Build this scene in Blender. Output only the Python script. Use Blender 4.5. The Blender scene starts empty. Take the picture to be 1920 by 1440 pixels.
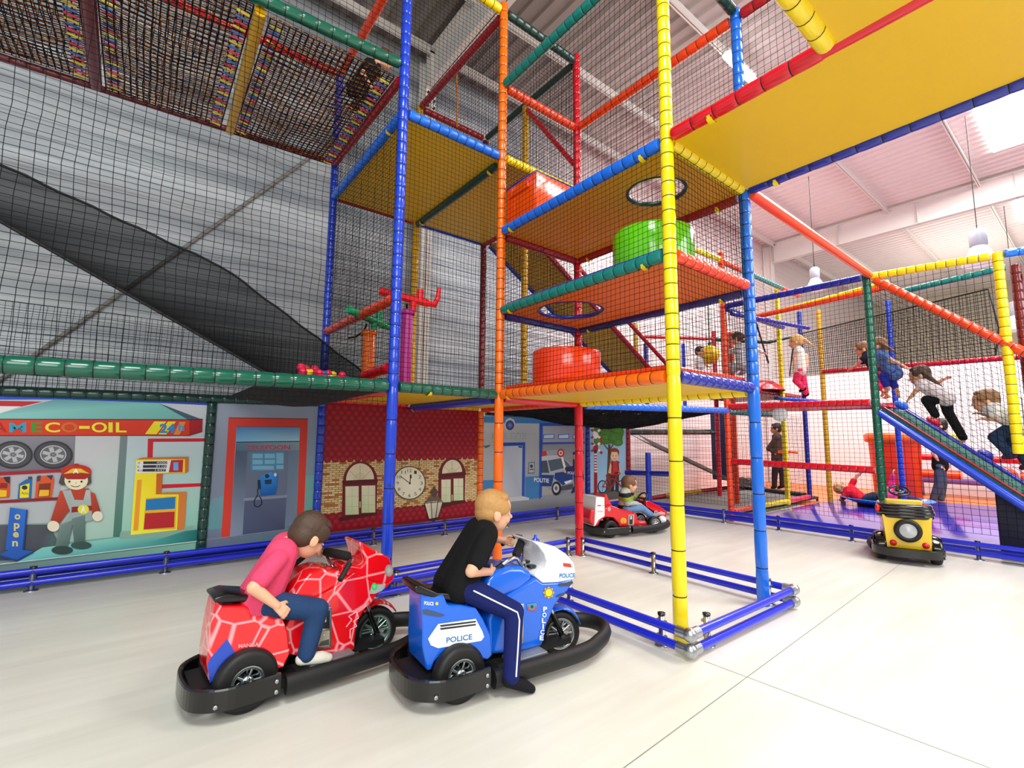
import bpy, bmesh, math, random
from mathutils import Vector, Matrix, noise
random.seed(7)
V = Vector
C = bpy.context.scene.collection
PI = math.pi
# ---------------------------------------------------------------- survey of the place (metres)
CAM = V((-3.046, -4.123, 1.386)); YAW, PITCH, ROLL, FPX = 0.9077, 0.1117, 0.0092, 892.95
_f = V((math.cos(YAW)*math.cos(PITCH), math.sin(YAW)*math.cos(PITCH), math.sin(PITCH)))
_r = V((math.sin(YAW), -math.cos(YAW), 0)); _u = _r.cross(_f)
CR = _r*math.cos(ROLL)+_u*math.sin(ROLL); CU = -_r*math.sin(ROLL)+_u*math.cos(ROLL)
def ray(x, y): return _f+CR*((x-960)/FPX)-CU*((y-720)/FPX)
def onX(x, y, X): d = ray(x, y); return CAM+d*((X-CAM.x)/d.x)
def onY(x, y, Y): d = ray(x, y); return CAM+d*((Y-CAM.y)/d.y)
def onZ(x, y, Z=0): d = ray(x, y); return CAM+d*((Z-CAM.z)/d.z)
def onP(x, y, o, n): d = ray(x, y); o = V(o); n = V(n); return CAM+d*((o-CAM).dot(n)/d.dot(n))
DX, D = 1.22, 2.134
L1, L15, L2, L3, L4, L5 = 1.843, 2.768, 3.674, 4.568, 5.445, 6.40
# ---------------------------------------------------------------- materials
def lin(c):
    if isinstance(c, str):
        c = c.lstrip('#'); c = [int(c[i:i+2], 16)/255 for i in (0, 2, 4)]
    return tuple((v/12.92 if v <= .04045 else ((v+.055)/1.055)**2.4) for v in c)
_M = {}
def mat(name, col='#808080', rough=.5, metal=0., coat=0., emit=0., alpha=1., spec=.5, noise_amt=0., noise_scale=8., bump=0., bump_scale=40., trans=0.):
    if name in _M: return _M[name]
    m = bpy.data.materials.new(name); m.use_nodes = True; nt = m.node_tree; b = nt.nodes['Principled BSDF']
    c = lin(col); b.inputs['Base Color'].default_value = (*c, 1)
    b.inputs['Roughness'].default_value = rough; b.inputs['Metallic'].default_value = metal
    b.inputs['Coat Weight'].default_value = coat; b.inputs['Coat Roughness'].default_value = .08
    b.inputs['Specular IOR Level'].default_value = spec; b.inputs['Alpha'].default_value = alpha
    b.inputs['Transmission Weight'].default_value = trans
    if emit:
        b.inputs['Emission Color'].default_value = (*c, 1); b.inputs['Emission Strength'].default_value = emit
    tc = nt.nodes.new('ShaderNodeTexCoord')
    if noise_amt:
        n = nt.nodes.new('ShaderNodeTexNoise'); n.inputs['Scale'].default_value = noise_scale; n.inputs['Detail'].default_value = 4
        nt.links.new(tc.outputs['Object'], n.inputs['Vector'])
        mx = nt.nodes.new('ShaderNodeMixRGB'); mx.inputs[1].default_value = (*[max(0, v*(1-noise_amt)) for v in c], 1); mx.inputs[2].default_value = (*[min(1, v*(1+noise_amt)) for v in c], 1)
        nt.links.new(n.outputs['Fac'], mx.inputs[0]); nt.links.new(mx.outputs[0], b.inputs['Base Color'])
    if bump:
        n2 = nt.nodes.new('ShaderNodeTexNoise'); n2.inputs['Scale'].default_value = bump_scale; n2.inputs['Detail'].default_value = 3
        nt.links.new(tc.outputs['Object'], n2.inputs['Vector'])
        bp = nt.nodes.new('ShaderNodeBump'); bp.inputs['Strength'].default_value = bump; bp.inputs['Distance'].default_value = .01
        nt.links.new(n2.outputs['Fac'], bp.inputs['Height']); nt.links.new(bp.outputs['Normal'], b.inputs['Normal'])
    _M[name] = m; return m
def attr_mat(name, rough=.5, spec=.5, coat=0., bump=0., bump_scale=3.):
    if name in _M: return _M[name]
    m = bpy.data.materials.new(name); m.use_nodes = True; nt = m.node_tree; b = nt.nodes['Principled BSDF']
    a = nt.nodes.new('ShaderNodeVertexColor'); a.layer_name = 'Col'
    nt.links.new(a.outputs['Color'], b.inputs['Base Color']); b.inputs['Roughness'].default_value = rough
    b.inputs['Specular IOR Level'].default_value = spec; b.inputs['Coat Weight'].default_value = coat
    if bump:
        tc = nt.nodes.new('ShaderNodeTexCoord'); n2 = nt.nodes.new('ShaderNodeTexNoise'); n2.inputs['Scale'].default_value = bump_scale
        nt.links.new(tc.outputs['Object'], n2.inputs['Vector'])
        bp = nt.nodes.new('ShaderNodeBump'); bp.inputs['Strength'].default_value = bump; bp.inputs['Distance'].default_value = .05
        nt.links.new(n2.outputs['Fac'], bp.inputs['Height']); nt.links.new(bp.outputs['Normal'], b.inputs['Normal'])
    _M[name] = m; return m
COL = dict(blue='#1740C8', sky='#1470EC', orange='#FF7006', yellow='#FFDE08', red='#DC0D24', green='#0A5A45', teal='#0F8078', navy='#16269C',
           crimson='#A80E20', amber='#EBBE0A', deckorange='#E8760C', ochre='#DE9A10', pink='#F02860', tomato='#F64614', dark='#14131A', black='#0A0A0C', rail='#1420B4', forest='#0A3C34', wine='#6E0A18', gold='#D8A206')
def vinyl(c): return mat('vinyl_'+c, COL[c], .22, 0, .35, noise_amt=.06, noise_scale=5)
def board(c): return mat('board_'+c, COL[c], .38, 0, 0, noise_amt=.05, noise_scale=2)
LACE = mat('black_lacing', '#08080A', .7)
NET = mat('black_netting', '#0C0C10', .8, spec=.2)
CHROME = mat('chrome', '#D8DADE', .12, 1.)
GALV = mat('galvanised_steel', '#B4B8BC', .32, 1., noise_amt=.1, noise_scale=20)
RUBBER = mat('black_rubber', '#101012', .55, bump=.1, bump_scale=60)
BLKPL = mat('black_plastic', '#0B0B0D', .25, coat=.3)
WHITEPL = mat('white_plastic', '#F2F3F5', .25, coat=.4)
# ---------------------------------------------------------------- mesh builder
class MB:
    def __init__(s): s.v = []; s.f = []; s.m = []; s.c = []; s.sm = []
    def add(s, vs, fs, mi=0, col=None, smooth=True):
        b = len(s.v); s.v += [tuple(p) for p in vs]
        for f in fs: s.f.append(tuple(b+i for i in f)); s.m.append(mi); s.c.append(col); s.sm.append(smooth)
    def box(s, lo, hi, mi=0, M=None, col=None):
        x0, y0, z0 = lo; x1, y1, z1 = hi
        vs = [V((x, y, z)) for z in (z0, z1) for y in (y0, y1) for x in (x0, x1)]
        if M is not None: vs = [M @ p for p in vs]
        s.add(vs, [(0, 2, 3, 1), (4, 5, 7, 6), (0, 1, 5, 4), (2, 6, 7, 3), (0, 4, 6, 2), (1, 3, 7, 5)], mi, col, False)
    def rings(s, rs, mi=0, caps=True, closed=False, col=None, smooth=True):
        n = len(rs[0]); vs = [p for r in rs for p in r]; fs = []
        k = len(rs)
        for i in range(k if closed else k-1):
            a, b = i*n, ((i+1) % k)*n
            for j in range(n): fs.append((a+j, a+(j+1) % n, b+(j+1) % n, b+j))
        s.add(vs, fs, mi, col, smooth)
        if caps and not closed:
            s.add(rs[0], [tuple(range(n))[::-1]], mi, col, False); s.add(rs[-1], [tuple(range(n))], mi, col, False)
    def tube(s, pts, r, n=10, mi=0, caps=True, closed=False, col=None):
        pts = [V(p) for p in pts]; k = len(pts); rs = []
        R = r if isinstance(r, (list, tuple)) else [r]*k
        up = None
        for i, p in enumerate(pts):
            if closed: t = pts[(i+1) % k]-pts[i-1]
            else: t = pts[min(i+1, k-1)]-pts[max(i-1, 0)]
            if t.length < 1e-9: t = V((0, 0, 1))
            t.normalize()
            if up is None:
                up = V((0, 0, 1)) if abs(t.z) < .9 else V((1, 0, 0))
            a = (up-t*up.dot(t)).normalized(); up = a; b = t.cross(a)
            rs.append([p+(a*math.cos(2*PI*j/n)+b*math.sin(2*PI*j/n))*R[i] for j in range(n)])
        s.rings(rs, mi, caps, closed, col)
    def ell(s, c, rad, mi=0, n=16, k=10, M=None, col=None, zmin=-1., zmax=1.):
        c = V(c); rad = (rad, rad, rad) if isinstance(rad, (int, float)) else rad; rs = []
        for i in range(k+1):
            t = -1+2*i/k; t = max(zmin, min(zmax, t)); z = math.sin(t*PI/2); q = max(math.cos(t*PI/2), 1e-3)
            rs.append([V((rad[0]*q*math.cos(2*PI*j/n), rad[1]*q*math.sin(2*PI*j/n), rad[2]*z)) for j in range(n)])
        rs = [[(c+(M @ p if M is not None else p)) for p in r] for r in rs]
        s.rings(rs, mi, True, False, col)
    def lathe(s, prof, c=(0, 0, 0), n=24, mi=0, M=None, col=None, closed=False):
        rs = [[V((r*math.cos(2*PI*j/n), r*math.sin(2*PI*j/n), z)) for j in range(n)] for r, z in prof]
        c = V(c); rs = [[c+(M @ p if M is not None else p) for p in r] for r in rs]
        s.rings(rs, mi, False, closed, col)
    def prism(s, poly, h0, h1, fn, mi=0, col=None):
        # poly: list of 2-D points; fn(u, v, h) -> 3-D
        n = len(poly); h0 = h0 if callable(h0) else (lambda u, v, a=h0: a); h1 = h1 if callable(h1) else (lambda u, v, a=h1: a)
        a = [fn(u, v, h0(u, v)) for u, v in poly]; b = [fn(u, v, h1(u, v)) for u, v in poly]
        s.add(a+b, [tuple(range(n))[::-1], tuple(range(n, 2*n))]+[(j, (j+1) % n, n+(j+1) % n, n+j) for j in range(n)], mi, col, False)
    def build(s, name, mats, parent=None, label=None, bevel=0, subd=0, smooth=None, autosm=True, kind=None):
        me = bpy.data.meshes.new(name); me.from_pydata(s.v, [], s.f); me.update()
        for m in (mats if isinstance(mats, (list, tuple)) else [mats]): me.materials.append(m)
        me.polygons.foreach_set('material_index', s.m)
        me.polygons.foreach_set('use_smooth', [(x if smooth is None else smooth) for x in s.sm])
        if any(c is not None for c in s.c):
            ca = me.color_attributes.new('Col', 'FLOAT_COLOR', 'CORNER'); data = []
            for p, c in zip(me.polygons, s.c):
                if c is None: c = (.5, .5, .5)
                if isinstance(c[0], (int, float)): data += list(c[:3])+[1]; data += (list(c[:3])+[1])*(p.loop_total-1)
                else:
                    for q in c: data += list(q[:3])+[1]
            ca.data.foreach_set('color', data)
        bm = bmesh.new(); bm.from_mesh(me); bmesh.ops.recalc_face_normals(bm, faces=bm.faces[:]); bm.to_mesh(me); bm.free()
        o = bpy.data.objects.new(name, me); C.objects.link(o)
        if parent is not None: o.parent = parent
        if label: o['label'] = label
        if kind: o['kind'] = kind
        if bevel:
            md = o.modifiers.new('b', 'BEVEL'); md.width = bevel; md.segments = 3; md.limit_method = 'ANGLE'; md.angle_limit = .7
            md.harden_normals = False
            for p in me.polygons: p.use_smooth = True
        if subd: md = o.modifiers.new('s', 'SUBSURF'); md.levels = subd; md.render_levels = subd
        return o
def thing(name, label, cat, loc=(0, 0, 0), rotz=0., group=None):
    o = bpy.data.objects.new(name, None); C.objects.link(o); o.location = loc; o.rotation_euler = (0, 0, rotz); o.empty_display_size = .1
    o['label'] = label; o['category'] = cat
    if group: o['group'] = group
    return o
def tag(o, label, cat, group=None, kind=None):
    o['label'] = label; o['category'] = cat
    if group: o['group'] = group
    if kind: o['kind'] = kind
    return o
def struct(mb, name, mats, smooth=None):
    o = mb.build(name, mats, smooth=smooth); o['kind'] = 'structure'; return o
def copy_tree(o, parent=None):
    c = o.copy(); C.objects.link(c); c.parent = parent
    for ch in list(o.children): copy_tree(ch, c)
    return c
def loc_of(parent, p): return V(p)-parent.location    # parents used with this helper are not rotated
# ---------------------------------------------------------------- padded tubes and nets
def foam_mesh(mb, p0, p1, seg=.115, r=.05, n=14, lace=True):
    p0, p1 = V(p0), V(p1); d = p1-p0; L = d.length; k = max(1, round(L/seg)); pts = []; rad = []
    t = d.normalized(); a = (V((0, 0, 1)) if abs(t.z) < .9 else V((1, 0, 0))); a = (a-t*a.dot(t)).normalized(); b = t.cross(a); rs = []
    def ring(q, rr): return [p0+d*q+(a*math.cos(2*PI*j/n)+b*math.sin(2*PI*j/n))*rr for j in range(n)]
    for i in range(k):
        for q, w in ((0, .91), (.05, .975), (.25, 1.01), (.75, 1.01), (.95, .975)):
            rs.append(ring((i+q)/k, r*w))
    rs.append(ring(1, r*.91)); mb.rings(rs, 0)
    if lace:
        w = .0035/L
        for i in range(1, k): mb.rings([ring(i/k-w, r*.955), ring(i/k, r*.975), ring(i/k+w, r*.955)], 1, False)
def foam(name, p0, p1, col, parent, label=None, seg=.115, r=.05, lace=True):
    mb = MB(); foam_mesh(mb, loc_of(parent, p0), loc_of(parent, p1), seg, r, lace=lace)
    return mb.build(name, [vinyl(col), LACE], parent, label)
def pole2(name, x, y, z0, zm, z1, col, parent, label):
    # long sleeves low down, laced short ones where the net is tied on
    mb = MB()
    if zm > z0+.05: foam_mesh(mb, loc_of(parent, (x, y, z0)), loc_of(parent, (x, y, zm)), .3)
    if z1 > zm+.05: foam_mesh(mb, loc_of(parent, (x, y, zm)), loc_of(parent, (x, y, z1)), .115)
    return mb.build(name, [vinyl(col), LACE], parent, label)
def net_mesh(mb, c00, c10, c11, c01, cell=.047, r=.0021, sag=0., wob=.004, seed=0):
    c00, c10, c11, c01 = V(c00), V(c10), V(c11), V(c01)
    Lu = max((c10-c00).length, (c11-c01).length); Lv = max((c01-c00).length, (c11-c10).length)
    cu, cv = cell if isinstance(cell, tuple) else (cell, cell); nu, nv = max(2, round(Lu/cu)), max(2, round(Lv/cv))
    nrm = (c10-c00).cross(c01-c00).normalized()
    def P(u, v):
        p = (c00*(1-u)+c10*u)*(1-v)+(c01*(1-u)+c11*u)*v
        e = min(1, 8*u, 8*(1-u), 8*v, 8*(1-v))
        w = noise.noise_vector(p*3.1+V((seed*3.3, 0, 0)))*wob*3+noise.noise_vector(p*11)*wob
        return p+w*e+nrm*(-sag*16*u*(1-u)*v*(1-v))
    def strand(pts):
        k = len(pts); t = (pts[-1]-pts[0]).normalized(); a = nrm; b = t.cross(a).normalized(); rs = []
        for p in pts: rs.append([p+a*r, p+(b*.87-a*.5)*r, p+(-b*.87-a*.5)*r])
        mb.rings(rs, 0, False)
    for i in range(nu+1):
        k = max(2, min(26, nv//3)); strand([P(i/nu, j/k) for j in range(k+1)])
    for i in range(nv+1):
        k = max(2, min(26, nu//3)); strand([P(j/k, i/nv) for j in range(k+1)])
def net(parent, *quads, name='safety_net', cell=.047, r=.0021, label=None, **kw):
    mb = MB()
    for i, q in enumerate(quads): net_mesh(mb, *[loc_of(parent, p) for p in q], cell=cell, r=r, seed=i+len(parent.children), **kw)
    return mb.build(name, NET, parent, label)
def vq(x0, y0, x1, y1, z0, z1): return ((x0, y0, z0), (x1, y1, z0), (x1, y1, z1), (x0, y0, z1))
def deck(parent, x0, x1, y0, y1, z, col, hole=None, label=None, holecol='forest', t=.03):
    # padded board seen from below; hole = (cx, cy, r)
    o = parent.location; mb = MB()
    if not hole: mb.box((x0-o.x, y0-o.y, z-t), (x1-o.x, y1-o.y, z+.0))
    else:
        cx, cy, r = hole; n = 48; inn = []; out = []
        for j in range(n):
            a = 2*PI*j/n+1e-4; ca, sa = math.cos(a), math.sin(a)
            inn.append((cx+r*ca, cy+r*sa))
            s = min([((x1-cx)/ca if ca > 0 else (x0-cx)/ca) if abs(ca) > 1e-9 else 1e9, ((y1-cy)/sa if sa > 0 else (y0-cy)/sa) if abs(sa) > 1e-9 else 1e9])
            out.append([cx+s*ca, cy+s*sa])
        for cxn, cyn in ((x0, y0), (x1, y0), (x1, y1), (x0, y1)):
            q = min(out, key=lambda p: (p[0]-cxn)**2+(p[1]-cyn)**2); q[0], q[1] = cxn, cyn
        for zz in (z-t, z):
            mb.add([V((a-o.x, b-o.y, zz)) for a, b in inn]+[V((a-o.x, b-o.y, zz)) for a, b in out], [(j, (j+1) % n, n+(j+1) % n, n+j) for j in range(n)], 0, None, False)
        for ring in (inn, out):
            mb.add([V((a-o.x, b-o.y, z-t)) for a, b in ring]+[V((a-o.x, b-o.y, z)) for a, b in ring], [(j, (j+1) % n, n+(j+1) % n, n+j) for j in range(n)], 0, None, False)
    d = mb.build('deck_panel', board(col), parent, label)
    if hole:
        m2 = MB(); m2.tube([(cx-o.x+r*math.cos(2*PI*j/40), cy-o.y+r*math.sin(2*PI*j/40), z-t/2) for j in range(40)], .022, 8, closed=True)
        m2.build('hole_rim', vinyl(holecol), d, 'padded rim of the round climb-through hole')
    return d
def clip(parent, p, axis='x', col='yellow'):
    p = loc_of(parent, p); mb = MB(); r = .054; w = .02
    ax = {'x': V((1, 0, 0)), 'y': V((0, 1, 0)), 'z': V((0, 0, 1))}[axis]
    t = ax; a = V((0, 0, 1)) if abs(t.z) < .9 else V((1, 0, 0)); b = t.cross(a); n = 12; rs = []
    for q in (-1, 1): rs.append([p+t*w*q*(1 if 1 < j < n-2 else .6)+(a*math.cos(PI*(.62+.76*j/(n-1)))+b*math.sin(PI*(.62+.76*j/(n-1))))*r for j in range(n)])
    mb.add(rs[0]+rs[1], [(j, j+1, n+j+1, n+j) for j in range(n-1)]); return mb.build('pipe_clip', vinyl(col), parent)
# ================================================================= the hall
def room():
    # floor: power-floated concrete
    m = bpy.data.materials.new('polished_concrete'); m.use_nodes = True; nt = m.node_tree; b = nt.nodes['Principled BSDF']
    tc = nt.nodes.new('ShaderNodeTexCoord'); mp = nt.nodes.new('ShaderNodeMapping'); nt.links.new(tc.outputs['Object'], mp.inputs['Vector'])
    n1 = nt.nodes.new('ShaderNodeTexNoise'); n1.inputs['Scale'].default_value = .9; n1.inputs['Detail'].default_value = 6; nt.links.new(mp.outputs[0], n1.inputs['Vector'])
    mp2 = nt.nodes.new('ShaderNodeMapping'); mp2.inputs['Scale'].default_value = (.5, 5, 1); nt.links.new(tc.outputs['Object'], mp2.inputs['Vector'])
    n2 = nt.nodes.new('ShaderNodeTexNoise'); n2.inputs['Scale'].default_value = 1.6; n2.inputs['Detail'].default_value = 5; nt.links.new(mp2.outputs[0], n2.inputs['Vector'])
    ad = nt.nodes.new('ShaderNodeMath'); ad.operation = 'MULTIPLY_ADD'; ad.inputs[1].default_value = .5; nt.links.new(n1.outputs['Fac'], ad.inputs[0]); 
    ad2 = nt.nodes.new('ShaderNodeMath'); ad2.operation = 'MULTIPLY'; ad2.inputs[1].default_value = .5; nt.links.new(n2.outputs['Fac'], ad2.inputs[0]); nt.links.new(ad2.outputs[0], ad.inputs[2])
    cr = nt.nodes.new('ShaderNodeValToRGB'); cr.color_ramp.elements[0].position = .3; cr.color_ramp.elements[0].color = (*lin('#CFCDC2'), 1)
    cr.color_ramp.elements[1].position = .7; cr.color_ramp.elements[1].color = (*lin('#E8E6DC'), 1)
    nt.links.new(ad.outputs[0], cr.inputs[0]); nt.links.new(cr.outputs[0], b.inputs['Base Color']); b.inputs['Roughness'].default_value = .33; b.inputs['Specular IOR Level'].default_value = .35
    mb = MB(); mb.box((-9, -9, -.1), (26, 6, 0)); struct(mb, 'floor', m)
    jm = mat('floor_joint', '#8E8A80', .8); mb = MB()
    a, bb = onZ(1170, 1440), onZ(1665, 1075); d = (bb-a).normalized()
    s = d.cross(V((0, 0, 1)))*.0025; p0, p1 = a-d*3, bb+d*1.5
    mb.add([p0-s+V((0, 0, .0015)), p1-s+V((0, 0, .0015)), p1+s+V((0, 0, .0015)), p0+s+V((0, 0, .0015))], [(0, 1, 2, 3)])
    q0 = onZ(1380, 1262); e = V((-d.y, d.x, 0)); s = e.cross(V((0, 0, 1)))*.002
    p0, p1 = q0-e*6, q0+e*.2
    mb.add([p0-s+V((0, 0, .0015)), p1-s+V((0, 0, .0015)), p1+s+V((0, 0, .0015)), p0+s+V((0, 0, .0015))], [(0, 1, 2, 3)])
    struct(mb, 'trim_1', jm)
    # back wall: horizontally ribbed metal sheeting
    m = bpy.data.materials.new('ribbed_sheet'); m.use_nodes = True; nt = m.node_tree; b = nt.nodes['Principled BSDF']
    tc = nt.nodes.new('ShaderNodeTexCoord'); mp = nt.nodes.new('ShaderNodeMapping'); mp.inputs['Scale'].default_value = (.16, 1, 2.6); nt.links.new(tc.outputs['Object'], mp.inputs['Vector'])
    n1 = nt.nodes.new('ShaderNodeTexNoise'); n1.inputs['Scale'].default_value = 1.4; n1.inputs['Detail'].default_value = 5; nt.links.new(mp.outputs[0], n1.inputs['Vector'])  # stretched noise paints the sheeting's horizontal reflection streaks into its colour
    cr = nt.nodes.new('ShaderNodeValToRGB'); cr.color_ramp.elements[0].position = .32; cr.color_ramp.elements[0].color = (*lin('#8D949C'), 1)
    cr.color_ramp.elements[1].position = .68; cr.color_ramp.elements[1].color = (*lin('#C9CED2'), 1)
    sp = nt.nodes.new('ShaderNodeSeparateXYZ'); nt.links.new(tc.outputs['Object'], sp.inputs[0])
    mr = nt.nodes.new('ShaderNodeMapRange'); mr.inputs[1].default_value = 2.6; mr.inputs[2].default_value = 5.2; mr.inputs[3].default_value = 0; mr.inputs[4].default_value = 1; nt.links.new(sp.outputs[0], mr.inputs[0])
    mx = nt.nodes.new('ShaderNodeMixRGB'); mx.inputs[2].default_value = (*lin('#EEDDDB'), 1); nt.links.new(mr.outputs[0], mx.inputs[0]); nt.links.new(cr.outputs[0], mx.inputs[1])  # brightly lit right end put into the colour as pinkish white
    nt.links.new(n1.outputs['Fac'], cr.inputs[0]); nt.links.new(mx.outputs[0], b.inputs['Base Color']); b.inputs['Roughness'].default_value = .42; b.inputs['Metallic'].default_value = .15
    mb = MB(); p = .2; prof = []; z = 0
    while z < 8.35:
        prof += [(0, z), (0, z+p*.38), (.006, z+p*.5), (.006, z+p*.88)]; z += p
    prof.append((0, z))
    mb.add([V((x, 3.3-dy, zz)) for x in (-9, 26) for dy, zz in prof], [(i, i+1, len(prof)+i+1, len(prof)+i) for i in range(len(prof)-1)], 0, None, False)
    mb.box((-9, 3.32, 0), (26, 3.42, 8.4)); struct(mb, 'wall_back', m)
    # ceiling: profiled roof deck, ribs running across the hall
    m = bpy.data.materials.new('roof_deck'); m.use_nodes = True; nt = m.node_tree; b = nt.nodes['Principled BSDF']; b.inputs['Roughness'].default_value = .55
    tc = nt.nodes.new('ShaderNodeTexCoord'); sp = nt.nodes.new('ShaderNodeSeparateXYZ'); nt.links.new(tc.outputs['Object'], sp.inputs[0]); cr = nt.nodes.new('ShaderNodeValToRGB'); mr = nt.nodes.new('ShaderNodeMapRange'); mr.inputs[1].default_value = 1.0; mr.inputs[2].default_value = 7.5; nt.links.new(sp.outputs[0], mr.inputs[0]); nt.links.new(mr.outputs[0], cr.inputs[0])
    cr.color_ramp.elements[0].color = (*lin('#857E7A'), 1); cr.color_ramp.elements[1].color = (*lin('#F1E2DE'), 1); nt.links.new(cr.outputs[0], b.inputs['Base Color']); mb = MB(); prof = []; x = -9; p = .26  # dim left part of the ceiling painted as a darker deck colour
    while x < 26:
        prof += [(x, 0), (x+p*.42, 0), (x+p*.52, .05), (x+p*.9, .05)]; x += p
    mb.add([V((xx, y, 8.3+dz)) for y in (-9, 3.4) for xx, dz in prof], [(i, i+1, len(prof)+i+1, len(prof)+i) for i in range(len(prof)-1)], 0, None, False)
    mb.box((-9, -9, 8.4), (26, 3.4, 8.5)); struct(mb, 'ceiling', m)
    # portal frames and purlins
    st = mat('white_steel', '#EDE6E0', .45); k = 0
    for X in (.62, 7.4, 14.1):
        mb = MB(); zb = 7.55
        if X < 1 or X > 10:
            mb.box((X-.1, -9, zb), (X+.1, 3.0, zb+.018)); mb.box((X-.1, -9, 8.2), (X+.1, 3.0, 8.22)); mb.box((X-.007, -9, zb), (X+.007, 3.0, 8.22))
            y = -8.8
            while y < 3: mb.box((X-.09, y-.005, zb), (X+.09, y+.005, 8.2)); y += 1.95
            k += 1; struct(mb, 'trim_%d' % (10+k), st)
            mb = MB(); mb.box((X-.1, 3.0, 0), (X+.1, 3.018, 8.2)); mb.box((X-.1, 3.26, 0), (X+.1, 3.278, 8.2)); mb.box((X-.007, 3.0, 0), (X+.007, 3.27, 8.2))
            struct(mb, 'trim_%d' % (20+k), st)
            mb = MB()
            for q in range(4):
                for sx in (-.06, .06): mb.tube([(X+sx, 2.96, 7.2+q*.13), (X+sx, 2.999, 7.2+q*.13)], .018, 8)
            if X < 1: struct(mb, 'trim_%d' % (30+k), mat('bolt_dark', '#3A3A3A', .5, .6))
    for i, y in enumerate((2.9, 1.6, -.33, -2.3, -4.3, -6.3)):
        mb = MB(); mb.box((-9, y-.035, 8.12), (26, y+.035, 8.135)); mb.box((-9, y-.005, 8.12), (26, y+.005, 8.3)); struct(mb, 'trim_%d' % (40+i), st)
    # rooflights
    sk = mat('rooflight', '#FFFFFF', .5, emit=5.)
    for i, (x0, x1, y0, y1) in enumerate(((9.55, 12.6, -4.25, -2.75), (15.4, 18.4, -4.25, -2.75), (2.2, 5.2, -6.2, -4.6))):
        mb = MB(); mb.box((x0, y0, 8.27), (x1, y1, 8.295)); struct(mb, 'window_%d' % (i+1), sk)
    # far end: white partition, hall carries on behind it
    mb = MB(); mb.box((13.6, -9, 0), (13.75, 3.25, 3.4)); struct(mb, 'wall_partition', mat('white_partition', '#F4EFF0', .5))
    mb = MB(); mb.box((25.9, -9, 0), (26, 3.3, 8.3)); struct(mb, 'wall_far', mat('beige_far_wall', '#D9D0BC', .6))
    # thin brace on the wall
    a, bb = onY(20, 698, 3.26), onY(560, 310, 3.26); d = (bb-a); mb = MB(); mb.tube([a-d*.15, bb+d*.35], .022, 6)
    struct(mb, 'trim_50', mat('brace_grey', '#8A857E', .5))
room()
# ================================================================= camera and light
cd = bpy.data.cameras.new('camera'); cam = bpy.data.objects.new('camera', cd); C.objects.link(cam)
cd.sensor_width = 36; cd.lens = FPX/1920*36; cd.clip_start = .05; cd.clip_end = 100
Mx = Matrix((CR, CU, -_f)).transposed().to_4x4(); Mx.translation = CAM; cam.matrix_world = Mx
bpy.context.scene.camera = cam
sc = bpy.context.scene; sc.view_settings.view_transform = 'Standard'; sc.view_settings.look = 'None'; sc.view_settings.exposure = 0; sc.view_settings.gamma = 1
w = bpy.data.worlds.new('world'); sc.world = w; w.use_nodes = True
w.node_tree.nodes['Background'].inputs[0].default_value = (.93, .96, 1, 1); w.node_tree.nodes['Background'].inputs[1].default_value = .55
def area(name, loc, sx, sy, e, col=(1, 1, 1), target=None):
    l = bpy.data.lights.new(name, 'AREA'); l.shape = 'RECTANGLE'; l.size = sx; l.size_y = sy; l.energy = e; l.color = col
    o = bpy.data.objects.new(name, l); C.objects.link(o); o.location = loc
    if target is not None: o.rotation_euler = (V(target)-V(loc)).to_track_quat('-Z', 'Y').to_euler()
    return o
area('rooflight_or_fill', (11, -3.5, 8.2), 3, 1.5, 500)
area('rooflight_or_fill', (3.7, -5.4, 8.2), 3, 1.6, 420)
area('rooflight_or_fill', (-4, -5.5, 8.1), 3, 3, 520, (.96, 1, .97))  # fill added above and behind the camera for the foreground, no rooflight here
area('rooflight_or_fill', (9, -.5, 8.0), 4, 3, 420, (1, .95, .93))  # added overhead fill, no rooflight at this spot
area('rooflight_or_fill', (18.5, -1.5, 6.5), 5, 3, 90, (1, .95, .88), (18.5, -1.5, 9))  # upward fill added to brighten the far ceiling
area('side_fill', (-5.5, -7.5, 4.5), 5, 3, 330, (1, 1, .98), (0, 0, 1.2))  # unseen fill lamp added behind the camera, aimed at the towers
area('side_fill', (4.5, -8, 5), 5, 3, 330, (1, .98, .96), (2.5, 0, 1.4))  # second added fill, out of view on the open side
# ================================================================= front climbing tower (open bay on four corner poles)
T1 = thing('climbing_tower', 'tall open front climbing tower with orange decks and round step drums, on four padded poles', 'climbing frame', (.61, -1.067, 0))
pole2('padded_pole', 0, -D, 0, L1, 7.2, 'yellow', T1, 'yellow padded corner pole')
pole2('padded_pole', DX, -D, 0, L1, L4+.08, 'sky', T1, 'bright blue padded corner pole')
pole2('padded_pole', 0, 0, 0, L1, 6.5, 'orange', T1, 'orange padded corner pole shared with the rear tower')
pole2('padded_pole', DX, 0, 0, L1, 6.5, 'red', T1, 'red padded corner pole')
e = .06
def rail(par, p0, p1, col, lab=None, **k): return foam('padded_rail', p0, p1, col, par, lab, **k)
def lip(par, p0, p1, col, r=.026): return foam('deck_lip', p0, p1, col, par, None, seg=3, r=r, lace=False)
rail(T1, (0, -e, L1), (0, -D+e, L1), 'orange', 'orange padded rail along the lowest deck'); rail(T1, (e, -D, L1-.0), (DX-e, -D, L1), 'navy', 'dark blue padded rail along the lowest deck')
rail(T1, (DX, -e, L1-.03), (DX, -D+e, L1-.03), 'yellow', 'yellow padded rail along the lowest deck'); rail(T1, (e, 0, L1-.04), (DX-e, 0, L1-.04), 'red', 'smooth red rail under the lowest deck', seg=3)
deck(T1, .03, DX-.03, -D+.03, -.03, L1+.0, 'amber', label='amber yellow lowest deck')
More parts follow.
